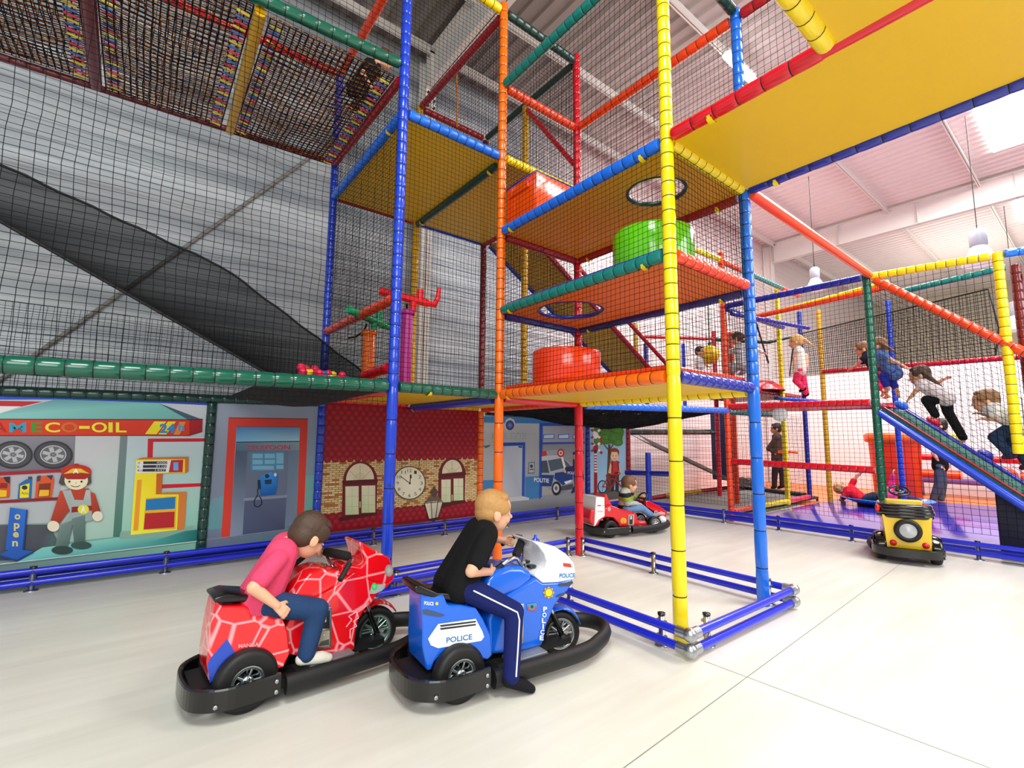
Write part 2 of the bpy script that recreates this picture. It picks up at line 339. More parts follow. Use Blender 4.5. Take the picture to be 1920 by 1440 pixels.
lip(T1, (.07, -.05, L1+.075), (.07, -D+.05, L1+.075), 'tomato'); lip(T1, (.05, -D+.07, L1+.07), (DX-.05, -D+.07, L1+.07), 'tomato')
rail(T1, (0, -e, L15), (0, -D+e, L15), 'teal', 'teal padded rail along the middle deck'); rail(T1, (e, -D, L15), (DX-e, -D, L15), 'tomato', 'orange red padded rail along the middle deck')
rail(T1, (DX, -e, L15-.04), (DX, -D+e, L15-.04), 'navy', 'dark blue rail under the middle deck', seg=.5); rail(T1, (e, 0, L15-.04), (DX-e, 0, L15-.04), 'navy', None, seg=.5)
deck(T1, .03, DX-.03, -D+.03, -.03, L15, 'deckorange', (.5, -.585, .34), 'orange middle deck with a round hole', 'navy')
lip(T1, (.07, -.05, L15+.07), (.07, -D+.05, L15+.07), 'blue'); lip(T1, (.05, -D+.07, L15+.07), (DX-.05, -D+.07, L15+.07), 'navy')
rail(T1, (0, -e, L2), (0, -D+e, L2), 'sky', 'bright blue padded rail along the top deck'); rail(T1, (e, -D, L2), (DX-e, -D, L2), 'yellow', 'yellow padded rail along the top deck')
rail(T1, (DX, -e, L2-.04), (DX, -D+e, L2-.04), 'crimson', 'dark red rail under the top deck', seg=.5); rail(T1, (e, 0, L2-.04), (DX-e, 0, L2-.04), 'crimson', None, seg=.5)
deck(T1, .03, DX-.03, -D+.03, -.03, L2, 'ochre', (.55, -1.65, .26), 'orange top deck with a round hole', 'forest')
lip(T1, (.07, -.05, L2+.07), (.07, -D+.05, L2+.07), 'teal')
rail(T1, (0, -e, L4), (0, -D+e, L4), 'teal', 'teal padded roof rail'); rail(T1, (e, 0, L4), (DX-e, 0, L4), 'tomato', 'orange padded roof rail')
rail(T1, (DX, -e, L4), (DX, -D+e, L4), 'tomato', 'orange padded roof rail'); rail(T1, (e, -D, L4+.1), (DX-e, -D, L4+.05), 'forest', 'dark green padded roof rail')
net(T1, vq(0, -.05, 0, -D+.05, L1+.04, L15-.05), vq(0, -.05, 0, -D+.05, L15+.05, L2-.05), label='black net on the orange rail side')
net(T1, vq(0, -.05, 0, -D+.05, L2+.05, L4), cell=.055, label='black net above the top deck')
net(T1, vq(.05, -D, DX-.05, -D, L1+.05, L15-.05), vq(.05, -D, DX-.05, -D, L15+.05, L2-.05))
net(T1, vq(DX, -.05, DX, -D+.05, L1, L15), vq(DX, -.05, DX, -D+.05, L15, L2)); net(T1, vq(DX, -.05, DX, -D+.05, L2, L4))
net(T1, vq(.05, 0, DX-.05, 0, L1, L15), vq(.05, 0, DX-.05, 0, L15, L2), vq(.05, 0, DX-.05, 0, L2, L4))
for p, a in (((.0, -.2, L1-.012), 'y'), ((.0, -.2, L15-.012), 'y'), ((.0, -D+.22, L15-.012), 'y'), ((.0, -.2, L2-.012), 'y'), ((.0, -D+.22, L2-.012), 'y'), ((DX, -D+.25, L15-.05), 'y'), ((DX, -.2, L15-.05), 'y'), ((DX, -.2, L2-.05), 'y'), ((DX, -D+.25, L2-.05), 'y')):
    clip(T1, p, a)
# orange chute hood standing on the top deck
CH = thing('chute_hood', 'glossy orange plastic chute hood with blue rim behind the orange pole', 'slide', (.5, -.25, L2))
mb = MB(); o = CH.location; zt = 4.19
mb.box((.06-o.x, -.5-o.y, .02), (.085-o.x, -.02-o.y, zt-o.z)); mb.box((.06-o.x, -.525-o.y, .02), (.95-o.x, -.5-o.y, zt-o.z)); mb.box((.035-o.x, -.42-o.y, zt-o.z-.14), (.062-o.x, -.1-o.y, zt-o.z-.07))
mb.build('hood_shell', mat('gloss_orange', '#FF5208', .15, 0, .5), CH, bevel=.01)
mb = MB(); mb.tube([(.07-o.x, -.02-o.y, zt-o.z), (.07-o.x, -.51-o.y, zt-o.z), (.95-o.x, -.51-o.y, zt-o.z)], .018, 10); mb.build('rim_trim', vinyl('navy'), CH, 'blue rim trim')
# ================================================================= rear tower
T2 = thing('climbing_tower', 'rear climbing tower against the grey wall with two amber decks between blue and orange poles', 'climbing frame', (0, 1.067, 0))
pole2('padded_pole', -DX, 0, 0, L1, 8.0, 'blue', T2, 'blue padded front corner pole')
pole2('padded_pole', -DX, D, 0, .02, 6.36, 'blue', T2, 'blue padded rear corner pole')
pole2('padded_pole', 0, D, L1, L1, 6.42, 'gold', T2, 'mustard yellow rear pole'); pole2('padded_pole', DX, D, L1, L1, 6.36, 'wine', T2, 'dark red rear pole')
pole2('padded_pole', DX, D, 0, .01, L1-.05, 'orange', T2, 'orange laced foot of the rear pole'); pole2('padded_pole', DX, 1.067, L1, L1, 6.38, 'gold', T2, 'yellow pole in the middle of the tower side')
rail(T2, (-DX+e, 0, L1), (-e, 0, L1), 'green', 'dark green padded rail along the lower deck'); rail(T2, (-DX, e, L1-.03), (-DX, D-e, L1), 'tomato', 'smooth orange rail under the lower deck', seg=3)
rail(T2, (-DX+e, D, L1-.0), (-e, D, L1-.0), 'red', 'red laced rear rail'); rail(T2, (e, D, L1-.0), (DX-e, D, L1-.0), 'gold', 'yellow laced rear rail'); rail(T2, (0, .1, L1-.05), (0, D-e, L1-.05), 'blue', 'smooth blue joist under the lower deck', seg=3)
rail(T2, (DX, e, L1-.02), (DX, D-e, L1-.02), 'tomato', 'orange laced side rail')
deck(T2, -DX+.03, DX-.03, .03, D-.03, L1+.02, 'amber', label='amber yellow lower deck')
rail(T2, (-DX+e, 0, L3), (-e, 0, L3), 'sky', 'bright blue padded rail along the upper deck'); rail(T2, (-DX, e, L3-.02), (-DX, D-e, L3-.02), 'sky', 'smooth bright blue rail', seg=3)
rail(T2, (-DX+e, D, L3), (-e, D, L3), 'crimson', 'dark red rail under the upper deck'); rail(T2, (e, D, L3), (DX-e, D, L3), 'blue', 'blue rail under the upper deck', seg=.25)
rail(T2, (0, .1, L3-.05), (0, D-e, L3-.05), 'forest', 'dark green joist under the upper deck', seg=3); rail(T2, (DX, e, L3-.02), (DX, D-e, L3-.02), 'crimson', None, seg=.5)
rail(T2, (e, 0, L3), (DX-e, 0, L3), 'yellow', 'yellow padded rail beside the chute hood')
deck(T2, -DX+.03, DX-.03, .03, D-.03, L3, 'amber', label='amber yellow upper deck')
rail(T2, (-DX+e, 0, L5), (-e, 0, L5), 'yellow', 'yellow padded roof rail'); rail(T2, (0, e, L5-.04), (0, D-e, L5), 'crimson', 'dark red padded roof rail'); rail(T2, (e, D, L5), (DX-e, D, L5), 'crimson', 'dark red padded roof rail')
rail(T2, (DX, e, L5), (DX, D-e, L5), 'forest', 'dark green padded roof rail', seg=.5); rail(T2, (e, 0, L5+.01), (DX-e, 0, L5), 'forest', 'dark green padded roof rail')
rail(T2, (-DX, e, 6.33), (-DX, D-e, 6.33), 'tomato', 'bright red roof rail', seg=3); rail(T2, (-6, D, 6.22), (-DX-e, D, 6.33), 'red', 'red padded roof rail over the rope bridge')
rail(T2, (-DX, e, 2.69), (-DX, D-e, 2.72), 'tomato', 'orange padded side guard rail'); rail(T2, (-DX, .1, 2.03), (-DX, .75, 2.01), 'red', 'short red padded guard')
rail(T2, (DX, 1.03, 6.3), (DX, .06, 4.98), 'red', 'slanting dark red brace', r=.035)
net(T2, vq(-DX+.05, 0, -.05, 0, L1+.05, L3-.05), label='black net on the front of the rear tower'); net(T2, vq(-DX+.05, 0, -.05, 0, L3+.05, L5))
net(T2, vq(-DX, .05, -DX, D-.05, L1, L3), vq(-DX, .05, -DX, D-.05, L3, 5.0)); net(T2, vq(-DX+.05, D, -.05, D, L1, L3), vq(.05, D, DX-.05, D, L1, L3))
net(T2, vq(-DX+.05, D, -.05, D, L3, L5), vq(.05, D, DX-.05, D, L3, L5)); net(T2, vq(DX, .05, DX, D-.05, L1, L3), vq(DX, .05, DX, D-.05, L3, L5)); net(T2, vq(0, .05, 0, D-.05, L3+.05, L5))
net(T2, vq(.05, 0, DX-.05, 0, L4, L5))
for p, a in (((-.85, 0, L1-.012), 'x'), ((0, .22, L3-.06), 'y'), ((0, D-.2, L3-.06), 'y'), ((-DX, .3, L3-.03), 'y'), ((0, D-.15, L1-.06), 'y')): clip(T2, p, a)
mb = MB(); pt = onX(857, 140, 0); pb = onX(857, 238, 0); mb.tube([loc_of(T2, pt+(pb-pt)*t+V((0, .008*math.sin(9*t), 0))) for t in [i/12 for i in range(13)]], .013, 8)
mb.build('climbing_rope', mat('orange_rope', '#C87414', .8, noise_amt=.5, noise_scale=60), T2, 'orange rope hanging from the roof rail')
# ================================================================= overhead walkway
T4 = thing('elevated_walkway', 'yellow overhead walkway deck edged by a red rail and a dark blue rail', 'walkway', (.61, -4, 0))
rail(T4, (0, -D-e, L2+.02), (0, -3.2, L2+.02), 'red', 'red padded edge rail', seg=.16, r=.052); rail(T4, (0, -3.2, L2+.02), (0, -7, L2), 'red', 'smooth red edge rail', seg=5, r=.05)
rail(T4, (DX, -D-e, L2), (DX, -7, L2-.02), 'navy', 'dark blue padded edge rail', seg=.165, r=.05); rail(T4, (-.06, -3.24, L2), (-1.6, -3.24, L2), 'yellow', 'yellow padded cross rail', seg=.16, r=.055)
deck(T4, .02, DX-.02, -7, -D-.04, L2+.02, 'amber', label='yellow deck seen from below'); deck(T4, -DX, -.03, -7, -3.26, L2+.02, 'amber', label='yellow second deck panel')
lip(T4, (.06, -D-.05, L2+.09), (.06, -3.4, L2+.09), 'blue', .02)
clip(T4, (0, -2.5, L2-.0), 'y'); clip(T4, (DX, -2.42, L2-.01), 'y')
rail(T4, (DX, -D-e, L4), (DX, -4.2, L4), 'crimson', 'dark red padded roof rail'); net(T4, vq(DX, -D-.05, DX, -4, L2+.05, L4), cell=.06)
a = V((DX, -D-.06, 3.63)); b = onX(1632, 517, 5.05)
rail(T4, a, b, 'tomato', 'long smooth orange pipe down to the climbing frame', seg=9, r=.05)
# ================================================================= net wall on the long side
T3 = thing('net_enclosure', 'long black net wall on glossy dark green rails below the rope bridge', 'net', (-3.6, 1.0, 0))
rail(T3, (-6, 0, 1.75), (-DX-e, 0, L1), 'green', 'glossy dark green front rail', r=.058, seg=.135); rail(T3, (-6, D, 1.74), (-DX-e, D, 1.80), 'forest', 'dark green laced rear rail')
pole2('padded_pole', -2.41, D, .0, .02, 1.74, 'forest', T3, 'dark green laced pole between the two printed banners')
net(T3, vq(-5.6, 0, -DX-.05, 0, 1.86, 5.0), label='black front net', wob=.006, r=.0022, cell=(.066, .047)); net(T3, vq(-4.6, 0, -DX-.05, 0, 5.08, 7.9), cell=.06, wob=.006); net(T3, vq(-5.6, D, -DX-.05, D, 1.8, 2.6), ((-5.2, 0, 1.74), (-DX-.05, 0, 1.74), (-DX-.05, 0, 1.66), (-5.2, 0, 1.66)), wob=.006)
mb = MB(); n = 10
for i in range(n):
    for j in range(n):
        q = [loc_of(T3, (-2.3+1.05*u, .05+2.0*v, 1.80-.12*math.sin(PI*v)*math.sin(PI*u))) for u, v in ((i/n, j/n), ((i+1)/n, j/n), ((i+1)/n, (j+1)/n), (i/n, (j+1)/n))]
        mb.add(q, [(0, 1, 2, 3)])
mb.build('net_floor', mat('black_mesh_sheet', '#060607', .85), T3, 'black net floor holding the balls')
# ================================================================= rope bridge overhead
T5 = thing('rope_bridge', 'overhead bridge of black and coloured rope netting on red and yellow cross bars', 'rope bridge', (-3.4, 1.0, 4.9))
rail(T5, (-6, 0, 4.78), (-DX-e, 0, 5.06), 'green', 'dark green padded front rail', r=.052, seg=.13); rail(T5, (-6, D, 4.86), (-DX-e, D, 5.03), 'wine', 'dark red rope-wound rear rail', r=.035)
rail(T5, (-DX-.02, e, 4.93), (-DX-.02, D-e, 5.0), 'crimson', 'dark red end rail', r=.045); rail(T5, (-2.5, .05, 4.92), (-2.455, D-.05, 4.94), 'gold', 'mustard cross bar', r=.05, seg=3); rail(T5, (-3.62, .05, 4.9), (-3.65, D-.05, 4.93), 'wine', 'dark red cross bar', r=.055, seg=3)
def flecked(name, hues):
    m = bpy.data.materials.new(name); m.use_nodes = True; nt = m.node_tree; b = nt.nodes['Principled BSDF']; b.inputs['Roughness'].default_value = .8
    tc = nt.nodes.new('ShaderNodeTexCoord'); wn = nt.nodes.new('ShaderNodeTexNoise'); wn.inputs['Scale'].default_value = 22; nt.links.new(tc.outputs['Object'], wn.inputs['Vector'])
    cr = nt.nodes.new('ShaderNodeValToRGB'); cr.color_ramp.interpolation = 'CONSTANT'; el = cr.color_ramp.elements
    for i, (p, h) in enumerate(hues):
        x = el[i] if i < 2 else el.new(p); x.position = p; x.color = (*lin(h), 1)
    nt.links.new(wn.outputs['Fac'], cr.inputs[0]); nt.links.new(cr.outputs[0], b.inputs['Base Color']); return m
ROPE = flecked('flecked_rope', [(0, '#0C0B0C'), (.40, '#C02A1C'), (.45, '#0C0B0C'), (.49, '#F8B030'), (.545, '#0C0B0C'), (.57, '#E8702C'), (.61, '#0C0B0C')])
for (xa, xb) in ((-2.42, -1.3), (-3.57, -2.55), (-4.8, -3.7)):
    q = [loc_of(T5, p) for p in ((xa, .06, 4.93), (xb, .06, 4.96), (xb, D-.06, 4.98), (xa, D-.06, 4.94))]
    mb = MB(); net_mesh(mb, *q, cell=(.05, .06), r=.006, sag=.05, wob=.006, seed=3); mb.build('rope_net', ROPE, T5, 'flecked rope netting')
    mb = MB(); net_mesh(mb, *[p-V((0, 0, .02)) for p in q], cell=(.05, .06), r=.005, sag=.05, wob=.006, seed=9); mb.build('rope_net', NET, T5)
    for xs in (xa+.02, xb-.11):
        mb = MB(); k = 28
        for i in range(k):
            y = .12+(D-.24)*(i+.5)/k; mb.tube([loc_of(T5, (xs, y, 4.925)), loc_of(T5, (xs+.095, y+.012, 4.925))], .0125, 8, i % 3)
        mb.build('coloured_lacing', [mat('lace_yellow', '#F0DC50', .6), mat('lace_blue', '#5A78C8', .6), mat('lace_red', '#E8466A', .6)], T5, 'red, yellow and blue bars lacing the net to the cross bar')
# end net with coloured bars where the bridge meets the tower
q = [loc_of(T5, p) for p in ((-1.9, .1, 5.15), (-1.26, .1, 5.55), (-1.26, 1.9, 5.4), (-1.9, 1.9, 5.1))]
# ================================================================= mesh slide
SL = thing('mesh_slide', 'black mesh trough slide running down behind the front net to the balls', 'slide', (-2.6, 1.05, 1.8))
ra, rb, rm = onY(0, 308, 1.5), onY(700, 712, 1.5), onY(420, 502, 1.5); ba, bb = onY(0, 415, .7), onY(500, 700, .7); mb = MB(); rs = []
for i in range(41):
    v = i/40; xr = ra.x-1.2+v*(rb.x-ra.x+1.2); xb = ba.x-1.2+v*(-1.2-ba.x+1.2)
    zr = (rm.z+(xr-rm.x)*(ra.z-rm.z)/(ra.x-rm.x)) if xr < rm.x else rm.z+(xr-rm.x)*(rb.z-rm.z)/(rb.x-rm.x); zb = max(1.83, ba.z+(xb-ba.x)*(bb.z-ba.z)/(bb.x-ba.x)); zr += .007*math.sin(i*1.7)
    rs.append([loc_of(SL, (xb+(xr-xb)*u, .7+.8*u, zb+(zr-zb)*(.25*u+.75*u*u))) for u in [j/12 for j in range(13)]])
k = 13; mb.add([p for r in rs for p in r], [(i*k+j, i*k+j+1, (i+1)*k+j+1, (i+1)*k+j) for i in range(40) for j in range(k-1)])
mf = mat('black_mesh_fabric', '#020203', .9, alpha=.84, spec=.1); nt = mf.node_tree; tc = nt.nodes.new('ShaderNodeTexCoord'); sp = nt.nodes.new('ShaderNodeSeparateXYZ'); mr = nt.nodes.new('ShaderNodeMapRange'); mr.inputs[2].default_value = .85; mr.inputs[3].default_value = 1.0; mr.inputs[4].default_value = .74
nt.links.new(tc.outputs['Generated'], sp.inputs[0]); nt.links.new(sp.outputs[1], mr.inputs[0]); nt.links.new(mr.outputs[0], nt.nodes['Principled BSDF'].inputs['Alpha'])
mb.build('mesh_trough', mf, SL)
for s in (0, 12):
    mb = MB(); mb.tube([r[s] for r in rs], .012, 8); mb.build('edge_rope', LACE, SL, 'thick black edge rope')
# ================================================================= yellow slide behind the tower
YS = thing('inclined_slide', 'steep mustard slide board with a blue edge and red edges behind the front tower', 'slide', (2.8, 1.6, 1.8))
p0, p1 = V((DX+.05, D-.1, 4.5)), V((4.7, D-.1, 2.4)); r0, r1 = V((1.45, 1.1, 4.35)), V((4.25, 1.1, 2.62)); dz = V((0, 0, .04)); mb = MB()
mb.add([loc_of(YS, p) for p in (p0, p1, r1, r0, p0+dz, p1+dz, r1+dz, r0+dz)], [(0, 1, 2, 3), (7, 6, 5, 4), (0, 4, 5, 1), (1, 5, 6, 2), (2, 6, 7, 3), (3, 7, 4, 0)], 0, None, False)
mb.build('slide_board', board('gold'), YS); rail(YS, p0, p1, 'blue', 'blue padded edge', seg=3, r=.04); rail(YS, r0, r1, 'crimson', 'dark red padded edge', seg=.3, r=.045)
rail(YS, r0+V((.15, -.25, -.05)), r1+V((.3, -.25, 0)), 'crimson', 'dark red padded handrail', seg=.3, r=.035)
# ================================================================= step drums on the decks
def drum(x, y, z, r, h, mname, colr, label):
    t = thing('step_drum', label, 'play drum', (x, y, z+.004)); mb = MB()
    mb.lathe([(r-.012, 0), (r, .012), (r, h-.02), (r-.006, h-.006), (r-.02, h), (r-.05, h-.006), (r-.05, .02), (r-.012, 0)], (0, 0, 0), 48); mb.build('drum_shell', mat(mname, colr, .18, 0, .5), t)
    mb = MB(); mb.lathe([(r-.052, h-.02), (r-.052, h-.05), (.001, h-.05)], (0, 0, 0), 40); mb.build('drum_lid', mat(mname, colr, .18), t); return t
drum(.46, -.56, L1, .36, .44, 'gloss_tomato', '#FF4210', 'glossy orange round step drum on the lowest deck')
drum(.55, -1.6, L15, .36, .47, 'gloss_lime', '#6FDC12', 'glossy lime green round step drum on the middle deck')
# ================================================================= hammock net
HN = thing('hammock_net', 'sagging black hammock net hung under a bright blue padded rail', 'net', (3.1, 1.0, L1))
rail(HN, (DX+.1, -.02, L1-.05), (5.0, .1, L1+.04), 'sky', 'bright blue padded rail', seg=.13)
q = [loc_of(HN, p) for p in ((DX+.05, 0, L1-.05), (4.95, .1, L1+.03), (4.9, 2.05, L1), (DX+.05, 2.05, L1-.05))]
for sd in (1, 2):
    mb = MB(); net_mesh(mb, *[p+V((0, 0, -.03*(sd-1))) for p in q], cell=.04, r=.006, sag=.2+.02*sd, wob=.012, seed=sd); mb.build('hammock_netting', NET, HN)
# ================================================================= right-hand play structure
XR = 5.05; G0, P0, Y0 = -2.02, .12, -3.35
T6 = thing('play_gym', 'long netted play frame across the aisle with green, orange and yellow laced poles', 'climbing frame', (6.5, -1, 0))
pole2('padded_pole', XR, G0, .0, .01, 3.82, 'green', T6, 'dark green laced pole'); pole2('padded_pole', XR, P0, 0, .01, 4.75, 'tomato', T6, 'orange red laced pole')
pole2('padded_pole', XR, Y0, 1.25, 1.25, 3.68, 'yellow', T6, 'yellow laced pole'); pole2('padded_pole', XR+.25, Y0-.12, 0, .01, 3.55, 'wine', T6, 'dark red laced pole')
rail(T6, (XR, P0-e, 1.955), (XR, G0+e, 1.925), 'red', 'red padded rail at platform height', seg=.1); rail(T6, (XR+1.1, P0-e, 1.95), (XR+1.1, G0+e, 1.93), 'red', None, seg=.5)
rail(T6, (XR, P0-e, 1.01), (XR, G0+e, .98), 'red', 'red padded middle rail', seg=.1); rail(T6, (XR, P0-e, 3.745), (XR, G0+e, 3.73), 'navy', 'dark blue top rail', seg=.13)
rail(T6, (XR, G0-e, 3.72), (XR, Y0+e, 3.65), 'yellow', 'yellow top rail', seg=.1); rail(T6, (XR, Y0-e, 3.65), (XR+.8, Y0-2, 3.68), 'sky', 'bright blue top rail'); rail(T6, (XR+.25, Y0-.2, 3.4), (XR+1, Y0-2, 3.4), 'crimson', None)
rail(T6, (6.25, .1, 3.76), (6.25, -2.0, 3.84), 'tomato', 'orange top rail further in', r=.045); rail(T6, (6.3, -2.05, 3.73), (6.3, -3.3, 3.80), 'teal', 'dark teal top rail further in', r=.045); rail(T6, (6.25, P0, 3.75), (6.25, -2., 3.92), 'yellow', None, r=.035)
rail(T6, (3.2, P0+.05, 4.6), (XR-e, P0, 4.62), 'yellow', 'yellow high rail'); rail(T6, (XR+e, P0, 4.6), (6.2, P0, 4.6), 'tomato', 'orange high rail'); rail(T6, (6.25, P0, 4.6), (7.5, P0, 4.6), 'teal', 'teal high rail'); rail(T6, (7.55, P0, 4.6), (8.4, P0, 4.6), 'tomato', None)
rail(T6, (XR, P0-.05, 3.7), (7.5, P0, 3.74), 'navy', None); rail(T6, (XR+.1, P0-.1, 3.62), (7.4, -.4, 3.62), 'navy', None, r=.04)
for x, y, z0, z1, c, lb in ((7.6, .25, .05, 4.65, 'yellow', 'slim yellow laced pole'), (8.85, .3, .05, 4.35, 'navy', 'dark blue laced pole'), (9.0, -.05, 0, 4.35, 'gold', 'yellow pole on the mat'), (8.9, -1.35, 0, 4.25, 'blue', 'blue laced pole beside the red bin'), (6.5, .75, .05, 3.6, 'tomato', 'slim orange pole'), (7.4, 1.6, .05, 3.9, 'red', 'slim red pole'), (8.2, 2.9, 1.9, 3.9, 'blue', 'slim blue pole'), (5.4, 2.3, 1.9, 3.9, 'gold', 'slim yellow rear pole'), (5.75, 2.3, 1.9, 3.5, 'navy', 'slim dark blue rear pole')):
    pole2('padded_pole', x, y, z0, z0+.02, z1, c, T6, lb)
rail(T6, (6.0, 2.5, 3.72), (7.4, 1.6, 3.72), 'red', None, r=.04); rail(T6, (7.4, 1.6, 3.7), (7.9, .6, 3.55), 'forest', None, r=.04); rail(T6, (7.9, .6, 3.55), (8.4, .3, 3.7), 'forest', None, r=.04)
# floor frame of the netted bay
rail(T6, (XR+.1, P0+.02, .16), (6.3, P0+.1, .15), 'tomato', 'orange floor rail'); rail(T6, (6.35, P0+.1, .15), (7.55, .24, .14), 'yellow', 'yellow floor rail'); rail(T6, (7.65, .25, .14), (8.8, .3, .14), 'pink', 'pink floor rail')
rail(T6, (5.1, 2.05, .15), (6.1, 2.15, .15), 'crimson', None); rail(T6, (6.1, 2.15, .16), (7.6, 2.2, .16), 'gold', None); rail(T6, (7.6, 2.2, .16), (9.4, 2.2, .16), 'crimson', None); rail(T6, (9.4, 2.2, .16), (8.9, .4, .16), 'dark', None)
net(T6, vq(XR, P0-.05, XR, G0+.05, .28, .96), vq(XR, P0-.05, XR, G0+.05, 1.02, 1.9), vq(XR, P0-.05, XR, G0+.05, 2.0, 3.7), cell=.062, r=.0022, label='black net beside the aisle')
net(T6, vq(XR, G0-.05, XR, Y0-.6, .28, 1.9), vq(XR, G0-.05, XR, Y0, 1.9, 3.65), cell=.075, r=.0026)
net(T6, vq(XR, 2.1, XR, P0+.05, .25, 1.85), vq(XR, 2.1, XR, P0+.05, 1.95, 3.7), cell=.062, r=.0022)
net(T6, vq(XR+.05, P0, 7.55, P0+.1, 2.0, 4.55), vq(XR+.05, P0, 7.55, .22, .2, 1.9), vq(7.6, .25, 8.85, .3, .2, 1.9), cell=.075, r=.0025)
net(T6, ((7.9, .2, 2.75), (6.4, -3.1, 2.6), (6.35, -3.1, 3.55), (7.8, 0, 3.6)), cell=.05, r=.004, label='heavy rope-edged net')
mb = MB(); mb.tube([loc_of(T6, p) for p in ((7.9, .2, 2.75), (7.7, .05, 3.2), (7.8, 0, 3.6), (6.35, -3.1, 3.55), (6.5, -3.15, 3.0), (6.4, -3.1, 2.6))], .012, 8, closed=False); mb.build('net_edge_rope', LACE, T6, 'thick black edge rope')
rail(T6, (8.9, -.1, 2.91), (8.9, -3.2, 2.85), 'red', 'red laced rail above the white partition', seg=.12)
deck(T6, XR+.05, XR+1.15, G0+.05, P0-.05, 1.93, 'red', label='red platform deck'); deck(T6, XR+1.3, 8.8, .35, 1.9, 2.35, 'wine', label='dark red inner platform')
rail(T6, (XR+1.3, .33, 2.35), (8.8, .33, 2.35), 'crimson', None); rail(T6, (7.4, .3, 2.25), (8.8, -.3, 2.2), 'blue', None, r=.04); rail(T6, (5.6, .5, 1.9), (7.5, .3, 1.9), 'teal', None, r=.05)
mb = MB(); mb.lathe([(.001, .22), (.28, .2), (.42, .1), (.5, 0)], loc_of(T6, (7.2, .55, 2.4)), 32); mb.build('platform_cushion', vinyl('red'), T6, 'red domed cushion')
mb = MB(); mb.tube([loc_of(T6, p) for p in (onX(1413, 590, 6.6), onX(1441, 681, 6.6))], .018, 8); mb.build('strap', LACE, T6, 'black hanging strap')
mb = MB(); mb.lathe([(.001, 0), (.11, .005), (.12, .02), (.11, .035), (.001, .04)], loc_of(T6, (XR+.02, -.73, 1.80)), 24, M=Matrix.Rotation(PI/2, 3, 'Y')); mb.build('bracket_disc', WHITEPL, T6, 'white round bracket under the red rail')
# white printed skirt low on the far side
# ---- climbing ramp
RP = thing('climbing_ramp', 'dark green sloping climbing ramp with a blue edge and coloured bolt-on holds', 'climbing ramp', (XR+.5, -2.9, 0))
A = V((XR, G0-.08, 1.84)); B = V((XR, -4.1, .1)); W = V((1.1, 0, 0)); nn = (B-A).cross(W).normalized(); nn = nn if nn.z > 0 else -nn
mb = MB(); q = [loc_of(RP, p) for p in (A, B, B+W, A+W)]; q2 = [p-nn*.05 for p in q]
mb.add(q+q2, [(0, 1, 2, 3), (7, 6, 5, 4), (0, 4, 5, 1), (1, 5, 6, 2), (2, 6, 7, 3), (3, 7, 4, 0)], 0, None, False)
mb.build('ramp_board', mat('ramp_carpet', '#1C5A4E', .85, noise_amt=.3, noise_scale=14, bump=.3), RP)
rail(RP, A-nn*.08, B-nn*.08, 'blue', 'blue padded edge', seg=9, r=.05); rail(RP, A+W, B+W, 'navy', None, seg=9, r=.045)
mb = MB(); mb.tube([loc_of(RP, A+nn*.012), loc_of(RP, B+nn*.012)], .012, 8); mb.build('edge_cord', vinyl('crimson'), RP)
for i, (px, py, c, lb) in enumerate(((1690, 760, 'sky', 'light blue'), (1750, 790, 'red', 'red'), (1786, 822, 'yellow', 'yellow'), (1848, 853, 'navy', 'dark blue'), (1893, 888, 'tomato', 'orange'), )):
    p = onP(px, py, A+W*.3, nn); mb = MB(); rr = random.Random(i); Mq = nn.to_track_quat('Z', 'Y').to_matrix()
    mb.ell(loc_of(RP, p), (.13, .1, .07), 0, 14, 8, M=Mq); mb.ell(loc_of(RP, p+V((.03, .03, .02))), (.08, .07, .06), 0, 12, 8, M=Mq); mb.ell(loc_of(RP, p+V((-.05, -.02, .0))), (.07, .06, .05), 0, 12, 8, M=Mq)
    mb.build('climbing_hold', mat('hold_'+c, COL[c], .4, bump=.5, bump_scale=20), RP, lb+' climbing hold')
RR = (onX(1640, 525, XR), onX(1920, 660, XR)); d = RR[1]-RR[0]
rail(RP, RR[0], RR[0]+d*1.5, 'tomato', 'orange sloping handrail', seg=.115, r=.052); rail(RP, RR[0]+V((1.05, 0, .05)), RR[0]+V((1.05, 0, .05))+d*1.5, 'crimson', 'dark red far handrail', seg=.115)
net(RP, (A, B, RR[0]+d*1.45, RR[0]), cell=.075, r=.0026)
mb = MB(); mb.prism([(-3.1, .0), (-3.1, .82), (-3.95, .06), (-3.95, 0)], XR+.12, XR+1.0, lambda u, v, h: loc_of(RP, (h, u, v))); mb.build('ramp_base', mat('dark_blue_panel', '#0A1236', .5), RP, 'dark blue base below the ramp', bevel=.02)
# ---- floors and things inside
mb = MB(); mb.box((8.3, -9, .001), (13.6, 3.25, .012)); o = mb.build('safety_mat', mat('orange_floor', '#F07A1E', .3, noise_amt=.05)); tag(o, 'shiny orange floor matting in front of the white partition', 'mat')
mb = MB(); mb.box((XR+.35, -9, .013), (11.1, .05, .05)); o = mb.build('safety_mat', mat('blue_mat', '#3A30B8', .16, coat=.3, noise_amt=.08, noise_scale=2), bevel=.01); tag(o, 'large shiny violet blue floor mat inside the play frame', 'mat')
t = thing('trampoline', 'low grey trampoline bed inside the netted bay behind the orange red pole', 'trampoline', (7, 1.2, 0))
mb = MB(); mb.box((-1.75, -.85, .1), (2.2, .85, .115)); mb.build('jump_bed', mat('grey_bed', '#8E8C88', .8, bump=.2), t); mb = MB(); mb.tube([(-1.8, -.9, .09), (2.25, -.9, .09), (2.25, .9, .09), (-1.8, .9, .09)], .03, 8, closed=True)
for x in (-1.8, 2.25):
    for y in (-.9, .9): mb.tube([(x, y, 0), (x, y, .09)], .025, 8)
mb.build('bed_frame', mat('dark_frame', '#16161C', .5), t)
